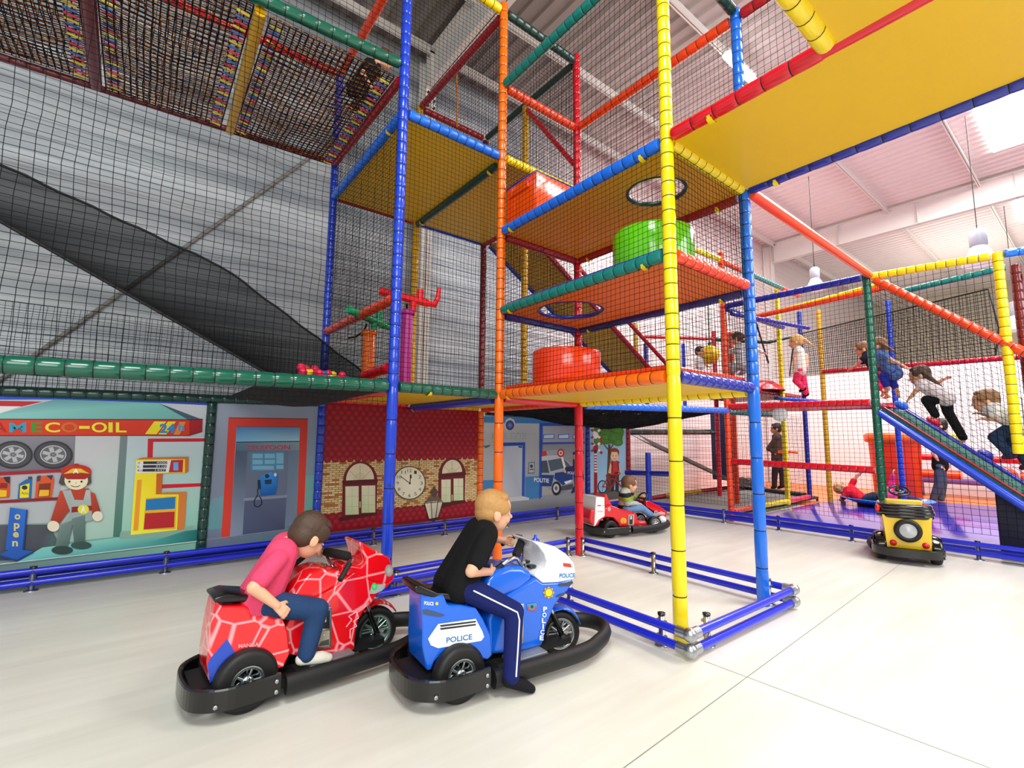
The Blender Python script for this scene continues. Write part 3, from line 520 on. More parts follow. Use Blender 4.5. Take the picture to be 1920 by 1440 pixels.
t = thing('rubbish_bin', 'tall tapered orange bin with a wide rim standing on the blue mat', 'bin', (11.2, -.72, .012)); mb = MB()
mb.lathe([(.40, 0), (.44, .05), (.5, 1.35)], (0, 0, 0), 36); mb.build('bin_body', mat('bin_orange', '#F03A14', .35, noise_amt=.1), t); mb = MB()
mb.lathe([(.5, 1.33), (.57, 1.35), (.58, 1.5), (.54, 1.56), (.48, 1.56), (.001, 1.5)], (0, 0, 0), 36); mb.build('bin_rim', mat('bin_rim', '#F8641C', .35), t, 'lighter orange rim')
# blue padded cross post in front of the netted bay
t = thing('padded_cross_post', 'blue padded post with a crossbar beside the netted bay', 'post', (4.72, 1.55, 0))
rail(t, (4.72, 1.55, 0), (4.72, 1.55, 1.12), 'blue', None, seg=.4, r=.055); rail(t, (4.6, 2.0, .72), (4.85, 1.08, .74), 'navy', 'blue padded crossbar', seg=.4, r=.05)
# dark chute inside the netted bay
t = thing('mesh_slide', 'black mesh trough slide under a dark green rail inside the netted bay', 'slide', (7, 2.4, 0))
rail(t, (5.1, 2.6, 1.52), (9.2, 2.6, 1.58), 'forest', 'dark green padded rail', r=.07, seg=.4); mb = MB(); rs = []
for i in range(21):
    u = i/20; rs.append([loc_of(t, (5.4+5.0*u, 2.55-.55*math.sin(PI*j/8)-.2*j/8, 1.5-1.15*min(1, u*1.25)-(.28*math.sin(PI*j/8)))) for j in range(9)])
mb.add([p for r in rs for p in r], [(i*9+j, i*9+j+1, (i+1)*9+j+1, (i+1)*9+j) for i in range(20) for j in range(8)]); mb.build('mesh_trough', mat('black_mesh_cloth', '#0A0A0B', .8, alpha=.85), t)
mb = MB(); mb.box((9.4, 2.25, .3), (9.55, 2.9, 2.15)); o = mb.build('crash_mat', mat('navy_panel', '#10164E', .5), bevel=.03); tag(o, 'tall dark blue crash mat standing behind the orange red laced pole', 'crash mat')
# yellow tubs, play cannons and bench by the partition
t = thing('play_bench', 'low purple bench with orange bolsters against the white partition', 'bench', (13, -1.9, 0)); mb = MB(); mb.box((-.3, -1.6, .35), (.3, 1.4, .47)); mb.box((-.25, -1.4, 0), (.25, -1.3, .35)); mb.box((-.25, 1.1, 0), (.25, 1.2, .35)); mb.build('bench_seat', mat('purple_bench', '#6A4A86', .5), t, bevel=.02)
mb = MB(); mb.tube([(-.1, .3, .55), (-.1, 1.2, .55)], .12, 12); mb.build('bolster', vinyl('tomato'), t, 'orange bolster'); mb = MB(); mb.tube([(-.1, -1.2, .57), (-.1, -.7, .57)], .14, 12); mb.build('bolster', vinyl('tomato'), t, 'orange bolster'); mb = MB(); mb.tube([(.05, -1.5, .95), (.05, 1.3, .98)], .08, 12); mb.build('bolster', vinyl('red'), t, 'red bolster')
for i, (px, py) in enumerate(((1828, 925), (1846, 918))):
    p = onZ(px, py, .012); t = thing('toddler_chair', ['small bright yellow plastic chair in front of the purple bench', 'small orange yellow plastic chair half hidden behind the bright yellow one'][i], 'chair', p, .4+i*.5); mb = MB()
    mb.box((-.17, -.17, .26), (.17, .17, .3)); mb.build('seat', mat('tub_y%d' % i, ['#F8C412', '#F49A14'][i], .35), t, bevel=.012)
    mb = MB(); mb.box((-.17, .14, .3), (.17, .17, .62)); mb.build('backrest', mat('tub_y%d' % i, '#F8C412', .35), t, bevel=.012)
    for sx in (-.14, .14):
        for sy in (-.14, .14): mb = MB(); mb.tube([(sx*1.15, sy*1.15, 0), (sx, sy, .27)], .02, 8); mb.build('leg', mat('tub_y%d' % i, '#F8C412', .35), t)
# ================================================================= bumper rails
BR = mat('blue_pipe', '#1626C8', .28, coat=.3, noise_amt=.08, noise_scale=6)
def bumper(name, label, segs, posts, joints=(), z=(.06, .155), r=.028, back=None, post_h=.2):
    c = sum((V((a[0], a[1], 0))+V((b[0], b[1], 0)) for a, b in segs), V())/(2*len(segs)); t = thing(name, label, 'bumper rail', c)
    for a, b in segs:
        for zz in z: mb = MB(); mb.tube([loc_of(t, (a[0], a[1], zz)), loc_of(t, (b[0], b[1], zz))], r, 14); mb.build('pipe', BR, t)
        if back:
            d = (V((b[0], b[1], 0))-V((a[0], a[1], 0))).normalized(); s = V((-d.y, d.x, 0))*back; mb = MB(); p0, p1 = V((a[0], a[1], .09))+s, V((b[0], b[1], .09))+s
            mb.tube([loc_of(t, p0), loc_of(t, p1)], .04, 8); mb.build('backing_pipe', vinyl('navy'), t)
    for p in posts:
        mb = MB(); q = loc_of(t, (p[0], p[1], 0)); mb.lathe([(.05, 0), (.05, .006), (.03, .012), (.021, .014), (.021, post_h), (.001, post_h+.002)], q, 16)
        for zz in z: mb.lathe([(.012, -.035), (.012, .035)], q+V((0, 0, zz)), 10, M=Matrix.Rotation(PI/2, 3, 'X'))
        s = mb.build('post', GALV, t, 'galvanised steel foot post'); mb = MB(); mb.lathe([(.026, 0), (.026, .014), (.001, .016)], q+V((0, 0, post_h-.004)), 16); mb.build('cap', BLKPL, s, 'black cap')
    for p in joints:
        for zz in z: mb = MB(); mb.ell(loc_of(t, (p[0], p[1], zz)), .045, 0, 16, 10); mb.tube([loc_of(t, (p[0], p[1], zz)), loc_of(t, (p[2], p[3], zz))], .036, 14); mb.tube([loc_of(t, (p[0], p[1], zz)), loc_of(t, (p[4], p[5], zz))], .036, 14); mb.build('corner_joint', GALV, t, 'silver corner joint')
    return t
x0, x1, y0, y1 = -.2, 1.34, -2.33, .03
bumper('bumper_rail', 'double blue bumper rail with silver corner joints around the open tower bay', [((x0, y0), (x1, y0)), ((x1, y0), (x1, y1)), ((x0, y0), (x0, -.12)), ((x0, -.12), (-1.35, -.12)), ((x0, .13), (x1, .1)), ((x0, .13), (-1.38, .13))],
       [(x0+.06, y0+.25), (x0+.3, y0+.06), (x1-.06, y0+.18), (x1-.06, -1.0), (x1-.12, -.05), (1.08, .05), (-1.15, -.06), (x0+.06, -1.2)], [(x0, y0, x0+.09, y0, x0, y0+.09), (x1, y0, x1-.08, y0, x1, y0+.08), (-1.38, .0, -1.38, .13, -1.35, -.12)])
bumper('bumper_rail', 'long double blue bumper rail on steel feet below the printed banners', [((-6, 1.93), (4.75, 1.98))], [(x, 1.94) for x in (-3.68, -2.72, -1.6, -.55, .5, 1.6, 2.7, 3.8)], z=(.07, .17), back=.09, post_h=.2)
bumper('bumper_rail', 'double blue bumper rail along the foot of the netted frame across the aisle', [((4.72, 1.9), (4.84, -.5)), ((4.84, -.5), (4.9, -6))], [(4.8, .12), (4.86, -.72), (4.87, -1.68), (4.88, -2.95)], z=(.08, .18), back=.1, post_h=.21)
# ================================================================= balls in the net
BALLS = [(1560, 690, 'r'), (1530, 687, 'r')]
cols = {'r': ('#E01848', 'red'), 'y': ('#E8C81A', 'yellow'), 'b': ('#2E56A8', 'blue'), 'p': ('#FF3C6A', 'pink')}
k = 0; seq = 'rryrrbryrrbrrybrrryrbrry'
for i, ch in enumerate(seq):
    px = 564+(i % 12)*8.6+(i//12)*4; py = 689+(i % 12)*2.0+(i % 3)*3+(i//12)*9-(3 if i % 2 else 0); y = .3+(i % 4)*.08+(i//12)*-.12
    p = onY(px, py, y); p.z = max(p.z, 1.87); mb = MB(); n = 14; mb.ell((0, 0, 0), .036, 0, 16, 12); mb.lathe([(.0362, -.0012), (.0366, 0), (.0362, .0012)], (0, 0, 0), 18)
    o = mb.build('play_ball', mat('ball_'+ch, cols[ch][0], .4)); o.location = p; tag(o, 'small %s plastic play ball in the heap at the foot of the mesh slide' % cols[ch][1], 'ball', cols[ch][1]+' play balls at the foot of the slide')
o = MB(); o.ell((0, 0, 0), .04, 0, 16, 12); o.lathe([(.0402, -.0012), (.0406, 0), (.0402, .0012)], (0, 0, 0), 18); o = o.build('play_ball', mat('ball_p', '#FF3C6A', .4)); o.location = V((-1.1, .35, L1+.06)); tag(o, 'single pink play ball lying beside the blue padded pole', 'ball')
# ================================================================= ball cannons
def cannon(x, y, z, h, ccol, gcol, label, clab, glab, yaw, r=.062):
    t = thing('ball_cannon', label, 'ball cannon', (x, y, z), yaw); mb = MB(); mb.lathe([(r, 0), (r, h-.02), (r-.01, h), (.001, h)], (0, 0, 0), 24); mb.lathe([(r+.015, h-.05), (r+.02, h-.03), (r+.015, h-.01)], (0, 0, 0), 24); mb.build('column', ccol, t, clab)
    mb = MB(); mb.tube([(.22, 0, h+.1), (-.30, 0, h+.17)], .042, 14); mb.tube([(.06, 0, h-.01), (.06, 0, h+.1)], .035, 12); mb.tube([(.13, 0, h+.1), (.13, 0, h+.24)], .04, 14); g = mb.build('barrel', gcol, t, glab)
    mb = MB(); mb.tube([(.2, 0, h+.1), (.29, 0, h+.09), (.33, 0, h+.18), (.34, 0, h+.29)], [.035, .034, .028, .022], 12); mb.build('handle', gcol, g)
    mb = MB(); mb.tube([(0, .05, h+.08), (.02, .12, h), (-.06, .16, h-.07), (-.16, .14, h-.1)], .012, 8); mb.build('hose', BLKPL, t, 'black hose')
    return t
cannon(-1.1, .95, L1+.03, .68, vinyl('orange'), mat('gun_green', '#0E9A68', .35), 'orange ball cannon with a green barrel on the lower rear deck', 'ribbed orange column', 'green barrel', .35, .07)
cannon(-.865, .5, L1+.03, .86, mat('gun_purple', '#B82A8C', .4), mat('gun_red', '#EE1424', .3), 'purple ball cannon with a red barrel beside the blue padded pole', 'purple column', 'red barrel', -.25, .062)
# ================================================================= lamps
def pendant(p, label, L=2.7, s=1.):
    t = thing('pendant_lamp', label, 'lamp', p); mb = MB(); mb.lathe([(.10*s, 0), (.12*s, .02), (.12*s, .26*s), (.09*s, .3*s), (.04*s, .32*s), (.001, .33*s)], (0, 0, 0), 20); mb.build('housing', mat('lamp_grey', '#A9A9B4', .4), t, 'grey housing')
    mb = MB(); mb.lathe([(.25*s, -.32*s), (.24*s, -.30*s), (.15*s, -.1*s), (.1*s, 0)], (0, 0, 0), 28); mb.build('lamp_shade', mat('frosted_shade', '#F2E6E6', .3, alpha=.75, emit=.25), t, 'flared translucent shade')
    mb = MB(); mb.tube([(0, 0, .33*s), (0, 0, L)], .008, 6); mb.lathe([(.03, -.006), (.036, 0), (.03, .006)], (0, 0, .38*s), 14, M=Matrix.Rotation(PI/2, 3, 'X')); mb.build('cable', LACE, t)
    return t
for (px, py, X, s, lb) in ((1835, 462, 10, 1.15, 'large white industrial pendant lamp above the yellow top rail'), (1528, 522, 10, .9, 'white industrial pendant lamp hanging near the long orange pipe'), (1905, 592, 16, 1.3, 'distant white industrial pendant lamp seen through the net by the dark red pole')):
    p = onX(px, py, X); pendant(p, lb, 8.1-p.z, s)
t = thing('pendant_strip_light', 'glowing fluorescent strip light hung under the ceiling behind the bright blue pole', 'lamp', (0, 0, 0)); a, b = onZ(1362, 103, 7.9), onZ(1412, 152, 7.9); t.location = (a+b)/2; mb = MB(); mb.tube([a-t.location, b-t.location], .07, 10); mb.build('tube', mat('tube_glow', '#FFFFFF', .5, emit=9), t, 'glowing tube'); mb = MB(); q = [a-t.location+V((0, 0, .09)), b-t.location+V((0, 0, .09))]; mb.tube(q, .07, 4); mb.tube([(0, 0, .1), (0, 0, .4)], .02, 6); mb.build('housing', mat('white_steel', '#EDE6E0'), t)
p = onX(1331, 665, 6.9); t = thing('punch_ball', 'round yellow punch ball hanging on a green rope', 'punch ball', p); mb = MB(); mb.ell((0, 0, 0), .21, 0, 28, 18); mb.lathe([(.2085, -.006), (.2125, 0), (.2085, .006)], (0, 0, 0), 32); mb.build('ball', mat('punch_yellow', '#F6C80A', .35, noise_amt=.1), t); mb = MB(); mb.tube([(0, 0, .2), (0, 0, 1.2)], .014, 8); mb.tube([(0, 0, .2), (0, 0, .27)], .04, 8); mb.build('rope', mat('green_rope', '#0C6A40', .7), t, 'green rope')
# ================================================================= printed banners
_G = {}
def glyph(text, bold=.0):
    key = (text, bold)
    if key not in _G:
        cu = bpy.data.curves.new('t', 'FONT'); cu.body = text; cu.offset = bold; cu.resolution_u = 4; ob = bpy.data.objects.new('t', cu)
        me = bpy.data.meshes.new_from_object(ob); vs = [(v.co.x, v.co.y) for v in me.vertices]; fs = [tuple(p.vertices) for p in me.polygons]
        bpy.data.objects.remove(ob); bpy.data.curves.remove(cu); bpy.data.meshes.remove(me)
        x0 = min(v[0] for v in vs); x1 = max(v[0] for v in vs); y0 = min(v[1] for v in vs); y1 = max(v[1] for v in vs)
        _G[key] = ([((a-x0)/(x1-x0+1e-9), (b-y0)/(y1-y0+1e-9)) for a, b in vs], fs)
    return _G[key]
class Art:
    # flat print: polygons stacked 0.8 mm apart on one sheet
    def __init__(s, fn): s.mb = MB(); s.fn = fn; s.k = 0
    def poly(s, pts, col, fn=None, tri=False):
        s.k += 1; f = fn or s.fn; n = len(pts)
        if isinstance(col, list): c = tuple(lin(x) for x in col)
        else: c = lin(col)
        s.mb.add([f(p[0], p[1], s.k) for p in pts], [tuple(range(n))], 0, c, False); return s
    def ell(s, cx, cy, rx, ry, col, n=28, a0=0, a1=2*PI, fn=None, core=None):
        full = abs(a1-a0-2*PI) < 1e-6; m = n if full else n+1
        pts = [(cx+rx*math.cos(a0+(a1-a0)*i/n), cy+ry*math.sin(a0+(a1-a0)*i/n)) for i in range(m)]
        if core is None: return s.poly(pts, col, fn)
        s.k += 1; f = fn or s.fn; vs = [f(cx, cy, s.k)]+[f(a, b, s.k) for a, b in pts]; cc, ce = lin(core), lin(col)
        for i in range(m if full else m-1):
            s.mb.add([vs[0], vs[1+i], vs[1+(i+1) % m]], [(0, 1, 2)], 0, (cc, ce, ce), False)
        return s
    def line(s, pts, w, col, fn=None):
        for (a, b) in zip(pts, pts[1:]):
            dx, dy = b[0]-a[0], b[1]-a[1]; l = math.hypot(dx, dy) or 1; nx, ny = -dy/l*w/2, dx/l*w/2
            s.poly([(a[0]+nx, a[1]+ny), (b[0]+nx, b[1]+ny), (b[0]-nx, b[1]-ny), (a[0]-nx, a[1]-ny)], col, fn); s.k -= 1
        s.k += 1; return s
    def text(s, t, x0, y0, x1, y1, col, bold=0, fn=None, dy=0):
        # box x0,y0 (lower left) to x1,y1 (upper right) ; dy = slope of the base line
        s.k += 1; f = fn or s.fn; vs, fs = glyph(t, bold); c = lin(col)
        s.mb.add([f(x0+(x1-x0)*a, y0+(y1-y0)*b+dy*a, s.k) for a, b in vs], fs, 0, c, False); return s
PRINT = attr_mat('printed_cloth', .42, .35, 0, .25, 2.6)
def banner_obj(art, label):
    o = art.mb.build('printed_banner', PRINT); return tag(o, label, 'banner')
def crop(ox, oy, sc, Y=D):
    def f(x, y, k): p = onY(ox+x/sc, oy+y/sc, Y); p.y -= .00025*k; return p
    return f
# ---- petrol station
A = Art(crop(0, 660, 3)); P = A.poly
P([(-330, 215), (1172, 265), (1118, 1150), (-330, 1385)], ['#B9BEC8', '#D2D3DC', '#7FBFA4', '#5F6A78'])
P([(-330, 205), (1172, 262), (1172, 300), (895, 287), (310, 268), (-330, 268)], '#2450C4'); P([(-330, 268), (240, 279), (120, 307), (-330, 300)], '#C01A28'); P([(-330, 300), (120, 306), (0, 345), (-330, 360)], '#E6E6EA')
P([(-330, 372), (-20, 350), (312, 266), (892, 287), (1064, 382), (-330, 376)], ['#86C0C0', '#86C0C0', '#5E9AA6', '#7AC4BC', '#6FB4B0', '#8ACAC4']); P([(892, 287), (1140, 381), (1064, 384)], '#3B5A70')
P([(-330, 470), (425, 470), (415, 668), (-330, 690)], ['#8C8A94', '#8A8892', '#6E6C78', '#7A7884']); P([(425, 470), (675, 470), (636, 1040), (330, 1075), (345, 660), (417, 655)], ['#C9C9CE', '#CFCFD2', '#A3C8B8', '#A8CDBE', '#C9C9CE', '#C9C9CE'])
P([(-330, 690), (345, 668), (330, 960), (-330, 975)], ['#B9B9C2', '#B4B4BC', '#B0B9BA', '#B6B6C0']); P([(-330, 975), (280, 970), (330, 1075), (180, 1165), (-330, 1190)], ['#5A5C66', '#4A5058', '#4E6A68', '#3E4450', '#50525C'])
P([(678, 470), (718, 470), (680, 1040), (636, 1040)], ['#7D8A8E', '#7D8A8E', '#3F7A68', '#3F7A68']); P([(718, 470), (1160, 478), (1125, 990), (684, 1020)], ['#C6D4DC', '#CBD9E0', '#8FC8B4', '#97CCB8'])
P([(832, 487), (1158, 485), (1157, 504), (862, 506), (852, 800), (822, 800)], '#D0142C'); P([(905, 745), (1140, 737), (1139, 756), (905, 768)], '#D0142C')
P([(-330, 378), (1065, 382), (1065, 468), (-330, 468)], '#DC3414'); P([(1065, 382), (1140, 379), (1138, 447), (1065, 468)], '#A80E22'); A.line([(-330, 377), (1065, 381), (1140, 378)], 5, '#5A1410'); A.line([(-330, 470), (1065, 470), (1138, 448)], 4, '#5A1410')
for t, x0, x1, c in (('A', -38, 40, '#A82412'), ('M', 52, 148, '#3E9AB8'), ('E', 176, 240, '#2E9A34'), ('C', 254, 338, '#F0E42C'), ('O', 345, 437, '#C87414'), ('-', 445, 505, '#F0E42C'), ('O', 516, 602, '#F2EA34'), ('I', 610, 634, '#F0E42C'), ('L', 652, 712, '#F2EA34')):
    A.text(t, x0, 452 if t != '-' else 432, x1, 396 if t != '-' else 416, c, .02)
P([(868, 390), (935, 391), (880, 463), (815, 462)], '#F4E61E'); P([(945, 391), (990, 391), (935, 464), (890, 463)], '#F4E61E'); P([(1010, 393), (1045, 394), (1010, 466), (975, 465)], '#F08A2C')
A.text('24', 898, 456, 985, 404, '#2A8ED8', .04); A.text('h', 1003, 444, 1036, 402, '#2A9EE0', .03)
for cx in (75, 300):
    A.ell(cx, 578, 110, 78, '#2C2A2E'); A.ell(cx, 578, 100, 70, '#4A484E'); A.ell(cx, 577, 74, 52, '#C4C4C8'); A.ell(cx, 577, 68, 47, '#66666C')
    for i in range(6):
        a = 2*PI*i/6+.3; ca, sa = math.cos(a), math.sin(a); P([(cx+14*math.cos(a-1), 577+10*math.sin(a-1)), (cx+62*math.cos(a-.22), 577+43*math.sin(a-.22)), (cx+62*math.cos(a+.22), 577+43*math.sin(a+.22)), (cx+14*math.cos(a+1), 577+10*math.sin(a+1))], '#B9B9BE'); A.k -= 1
    A.k += 1; A.ell(cx, 577, 20, 14, '#8A8A90')
    for i in range(5): A.ell(cx+11*math.cos(i*1.257), 577+8*math.sin(i*1.257), 4, 3, '#2C2A2E', 8); A.k -= 1
P([(-330, 692), (345, 658), (345, 675), (-330, 712)], '#A81226'); P([(-330, 850), (330, 816), (330, 832), (-330, 868)], '#8E1420')
P([(0, 705), (60, 700), (55, 818), (-60, 824), (-60, 705)], '#D8481C'); P([(5, 735), (45, 738), (42, 765), (0, 765)], '#8A2414'); P([(2, 775), (40, 778), (38, 812), (0, 815)], '#F0C020'); P([(20, 703), (58, 700), (56, 740), (35, 730)], '#2A2440')
P([(108, 742), (150, 715), (182, 712), (176, 822), (100, 824)], '#1E6AA8'); P([(116, 752), (168, 738), (162, 818), (112, 820)], '#F0DA20'); P([(160, 700), (182, 700), (182, 714), (160, 716)], '#3A4454'); A.text('Auto', 122, 800, 160, 784, '#2A2A2A'); A.ell(140, 762, 16, 12, '#2A2A2A')
P([(208, 700), (300, 692), (306, 720), (292, 816), (196, 822)], '#DC5420'); P([(222, 742), (288, 736), (280, 812), (212, 816)], '#7E2A18'); P([(225, 775), (278, 775), (275, 808), (218, 812)], '#F0B828'); P([(210, 696), (232, 694), (228, 725), (206, 728)], '#3A4454'); P([(262, 694), (300, 692), (290, 720)], '#33304A')
P([(240, 1098), (640, 1045), (1088, 975), (1118, 1062), (100, 1178)], ['#7CC8BC', '#86CCBC', '#8ACABC', '#0F7E78', '#6FC4C4']); P([(678, 1010), (1040, 985), (1088, 975), (1086, 1000), (1040, 1030), (670, 1052)], '#88AE9E'); P([(1040, 1005), (1115, 998), (1116, 1060), (1000, 1075), (760, 1095)], ['#2E8A84', '#0E6A66', '#0C6A66', '#2C8C88', '#58B4AC'])
A.line([(-330, 1228), (0, 1192), (560, 1128), (1116, 1062)], 4, '#E8F2EE')
# pump
P([(765, 605), (1040, 600), (1040, 678), (880, 684), (878, 800), (1005, 798), (995, 1000), (735, 1028)], ['#F6DE20', '#F4D81E', '#F4D41C', '#F6DE20', '#F6DC20', '#F6E424', '#F0EC3A', '#F2F03C']); P([(1040, 600), (1060, 590), (1058, 670), (1040, 682)], '#D86A1C'); P([(765, 605), (800, 594), (1060, 589), (1040, 602)], '#C87420')
P([(880, 684), (915, 682), (908, 795), (876, 800)], '#C8621C'); P([(1005, 798), (1050, 786), (1036, 995), (995, 1002)], '#D87A34'); P([(878, 800), (930, 788), (1050, 786), (1005, 800)], '#C87A34')
P([(770, 614), (965, 608), (955, 676), (766, 680)], '#E4E4E8'); P([(962, 608), (1030, 606), (1026, 675), (948, 677)], '#C41C28'); A.text('1', 975, 665, 1002, 620, '#5AB0F0', .03)
for i, (t, a) in enumerate((('4500', '€'), ('3110', 'L'), ('1447', '€/L'))):
    y = 623+i*21; P([(806-2*i, y-8), (940-4*i, y-9), (940-4*i, y+6), (806-2*i, y+7)], '#2A2630'); A.text(t, 880-4*i, y+4, 936-4*i, y-7, '#D8DCE0'); A.text(a, 776-2*i, y+6, 776+(12 if i < 2 else 28), y-5, '#2A2630')
P([(820, 822), (992, 810), (985, 992), (806, 998)], '#E8B020'); P([(822, 828), (986, 814), (984, 880), (818, 890)], '#1E78B8'); P([(816, 906), (982, 896), (978, 984), (808, 996)], '#B81E28'); P([(772, 720), (796, 716), (776, 1000), (750, 1002)], '#F09A28')
# attendant in red cap and grey dungarees
P([(340, 780), (390, 770), (420, 850), (335, 965), (286, 945)], ['#C8442C', '#C8442C', '#B03A24', '#98301C', '#A8341E']); P([(495, 780), (535, 795), (565, 890), (525, 905)], ['#C8442C', '#B8401E', '#98301C', '#A8341E']); P([(370, 775), (500, 765), (522, 905), (400, 912)], '#B83A24')
P([(352, 778), (400, 775), (420, 830), (470, 832), (485, 775), (508, 775), (518, 905), (522, 945), (345, 978), (400, 905)], ['#A8B4B4']*4+['#B4C0BE']*2+['#98A8A6']*4); P([(405, 870), (515, 862), (518, 890), (403, 902)], '#8E1A1C'); A.ell(470, 884, 32, 26, '#E8DC3C'); A.text('A', 455, 902, 485, 866, '#F4F4F0', .02)
P([(340, 970), (405, 945), (410, 960), (385, 1090), (312, 1092)], ['#7A8C88', '#6E827E', '#6E827E', '#466660', '#5A7670']); P([(405, 935), (480, 915), (478, 1070), (418, 1072)], ['#6E827E', '#66807A', '#3E5E58', '#466660']); A.ell(352, 1112, 60, 24, '#2E403C'); A.ell(458, 1085, 58, 22, '#34504A')
A.ell(302, 978, 34, 30, '#E8DCC4'); A.ell(550, 922, 30, 28, '#E8DCC4'); P([(345, 690), (512, 690), (515, 735), (495, 748), (350, 748), (332, 735)], '#4E4440'); A.ell(430, 720, 66, 54, '#E9DDB8', core='#F4ECCC'); A.line([(430, 728), (427, 738), (432, 739)], 3, '#B89C78'); A.ell(392, 728, 7, 6, '#2A2420', 10); A.ell(460, 728, 7, 6, '#2A2420', 10); A.line([(400, 750), (420, 757), (440, 756), (452, 748)], 4, '#6A3A2A')
A.ell(430, 672, 86, 40, '#C02418', core='#D8301C'); P([(345, 690), (380, 665), (480, 665), (515, 690), (480, 715), (380, 715)], '#A81E16'); P([(358, 685), (410, 655), (455, 655), (505, 683), (460, 678), (400, 680)], '#E8C428'); A.text('A', 412, 682, 444, 655, '#F4F4F0', .02); A.ell(432, 634, 16, 7, '#A81E16')
# open board
P([(60, 872), (157, 886), (130, 1126), (34, 1108)], ['#1E62C0', '#2470D0', '#1858B8', '#1C5CBC']); P([(150, 886), (160, 886), (134, 1126), (126, 1126)], '#123C80'); P([(0, 1136), (62, 1104), (190, 1116), (96, 1172)], '#1E58B0'); P([(0, 1136), (96, 1164), (190, 1116), (192, 1126), (96, 1174), (0, 1146)], '#123C80')
for i, ch in enumerate('open'): x = 102-i*4.5; y = 940+i*50; A.text(ch, x-16, y+(14 if ch == 'p' else 0), x+16, y-30, '#D8C47A', .03)
banner_obj(A, 'printed cloth banner of a petrol station with a red canopy sign and yellow pump')
# ---- telephone booth
A = Art(crop(0, 660, 3)); P = A.poly
P([(1207, 266), (1806, 290), (1776, 1060), (1156, 1145)], ['#A2AAC0', '#9CAAC4', '#5E8C96', '#6A7490']); P([(1180, 830), (1290, 800), (1260, 990), (1168, 1000)], ['#7098A8', '#7AA4B0', '#5E9AA0', '#689CA4']); P([(1700, 700), (1790, 690), (1782, 940), (1690, 930)], ['#7CB0B0', '#6AB0A4', '#68B0A0', '#78B0AC'])
P([(1286, 370), (1732, 376), (1708, 960), (1668, 966), (1688, 422), (1330, 420), (1292, 1044), (1244, 1046)], '#DC3E30'); A.line([(1286, 370), (1732, 376)], 4, '#7A1A18'); A.line([(1330, 420), (1688, 422)], 3, '#5A1A20')
P([(1331, 420), (1687, 423), (1684, 500), (1328, 506)], ['#3E78B8', '#5A98D0', '#A8D8EC', '#78B8DC']); P([(1328, 506), (1684, 502), (1682, 553), (1325, 557)], ['#5E7890', '#8CA4B4', '#7C98A8', '#4E6880']); A.line([(1328, 507), (1684, 503)], 5, '#2A3448'); A.text('TELEFOON', 1386, 549, 1632, 524, '#D02C38', .02)
P([(1325, 557), (1682, 553), (1662, 968), (1292, 1040)], ['#4A5A74', '#6E86A0', '#7A8CA8', '#8A98B0']); P([(1392, 560), (1624, 556), (1612, 810), (1376, 830)], '#6A7690'); P([(1376, 830), (1612, 812), (1600, 1000), (1364, 1032)], ['#566080', '#5E688A', '#4A5474', '#4C5676'])
P([(1372, 822), (1616, 804), (1614, 818), (1370, 838)], '#8A94AC'); P([(1412, 566), (1600, 562), (1596, 664), (1408, 670)], '#4E8AB0')
for r in ((1420, 572, 1478, 598), (1488, 572, 1546, 598), (1420, 606, 1478, 632), (1488, 606, 1546, 630), (1554, 568, 1594, 628), (1420, 640, 1540, 662), (1554, 636, 1594, 658)): P([(r[0], r[1]), (r[2], r[1]), (r[2], r[3]), (r[0], r[3])], '#7AB4D4'); A.k -= 1
A.k += 1; P([(1462, 700), (1520, 676), (1566, 690), (1562, 760), (1550, 802), (1466, 812), (1456, 770)], ['#2E86D8', '#3A98E8', '#2074C8', '#1A68BC', '#145CB0', '#145CB0', '#1E6CC0']); A.ell(1502, 698, 12, 12, '#12305A'); A.ell(1548, 690, 8, 10, '#D0E4F4'); P([(1488, 720), (1528, 716), (1526, 742), (1490, 744)], '#1A3860'); P([(1448, 720), (1464, 718), (1468, 770), (1450, 772)], '#10304E')
A.line([(1448, 770), (1450, 800), (1428, 840), (1432, 866), (1452, 872), (1472, 856), (1470, 830), (1456, 806)], 6, '#1A2030'); A.line([(1160, 1056), (1776, 975)], 3, '#98A4BC')
banner_obj(A, 'printed cloth banner of a grey telephone booth in a red door frame')
# ---- station house
def fm(x, z, k): return V((x, D-.00025*k, z))
A = Art(crop(590, 730, 3)); P = A.poly; x0, x1 = -1.17, 1.17
P([(x0, .18), (x1, .18), (x1, 1.80), (x0, 1.80)], '#8A5A30', fm); zr = 1.06; rr = random.Random(3); bh, bw = .0265, .083; r = 0; z = .36
while z < zr+.03:
    x = x0-(bw/2 if r % 2 else 0)
    while x < x1:
        c = rr.choice(['#DCC48C', '#E2CC98', '#D6BC84', '#E6D4A4', '#DCC490', '#D8BC80'] if rr.random() > .2 else ['#B4703C', '#A85E30', '#BC7C48']); xa, xb = max(x+.004, x0), min(x+bw-.004, x1)
        if xb > xa: P([(xa, z+.003), (xb, z+.003), (xb, z+bh-.003), (xa, z+bh-.003)], c, fm); A.k -= 1
        x += bw
    z += bh; r += 1
A.k += 1
def scal(za, zb, w=.098, h=.066):
    z = za; r = 0
    while z < zb:
        x = x0-(w/2 if r % 2 else 0)
        while x < x1+w/2:
            cx = x+w/2; s0 = max(x0, x); s1 = min(x1, x+w)
            if s1 > s0: A.ell(cx, z+h*.62, w*.5, h*.72, '#78041A', 14, fn=lambda u, v, k: fm(max(x0, min(x1, u)), min(1.80, v), k), core='#C41230'); A.k -= .55 if False else 1
            x += w
        z += h; r += 1; A.k += .02
P([(x0, zr+.03), (x1, zr+.03), (x1, 1.80), (x0, 1.80)], '#8A0820', fm); scal(zr-.01, 1.74); A.k += 1
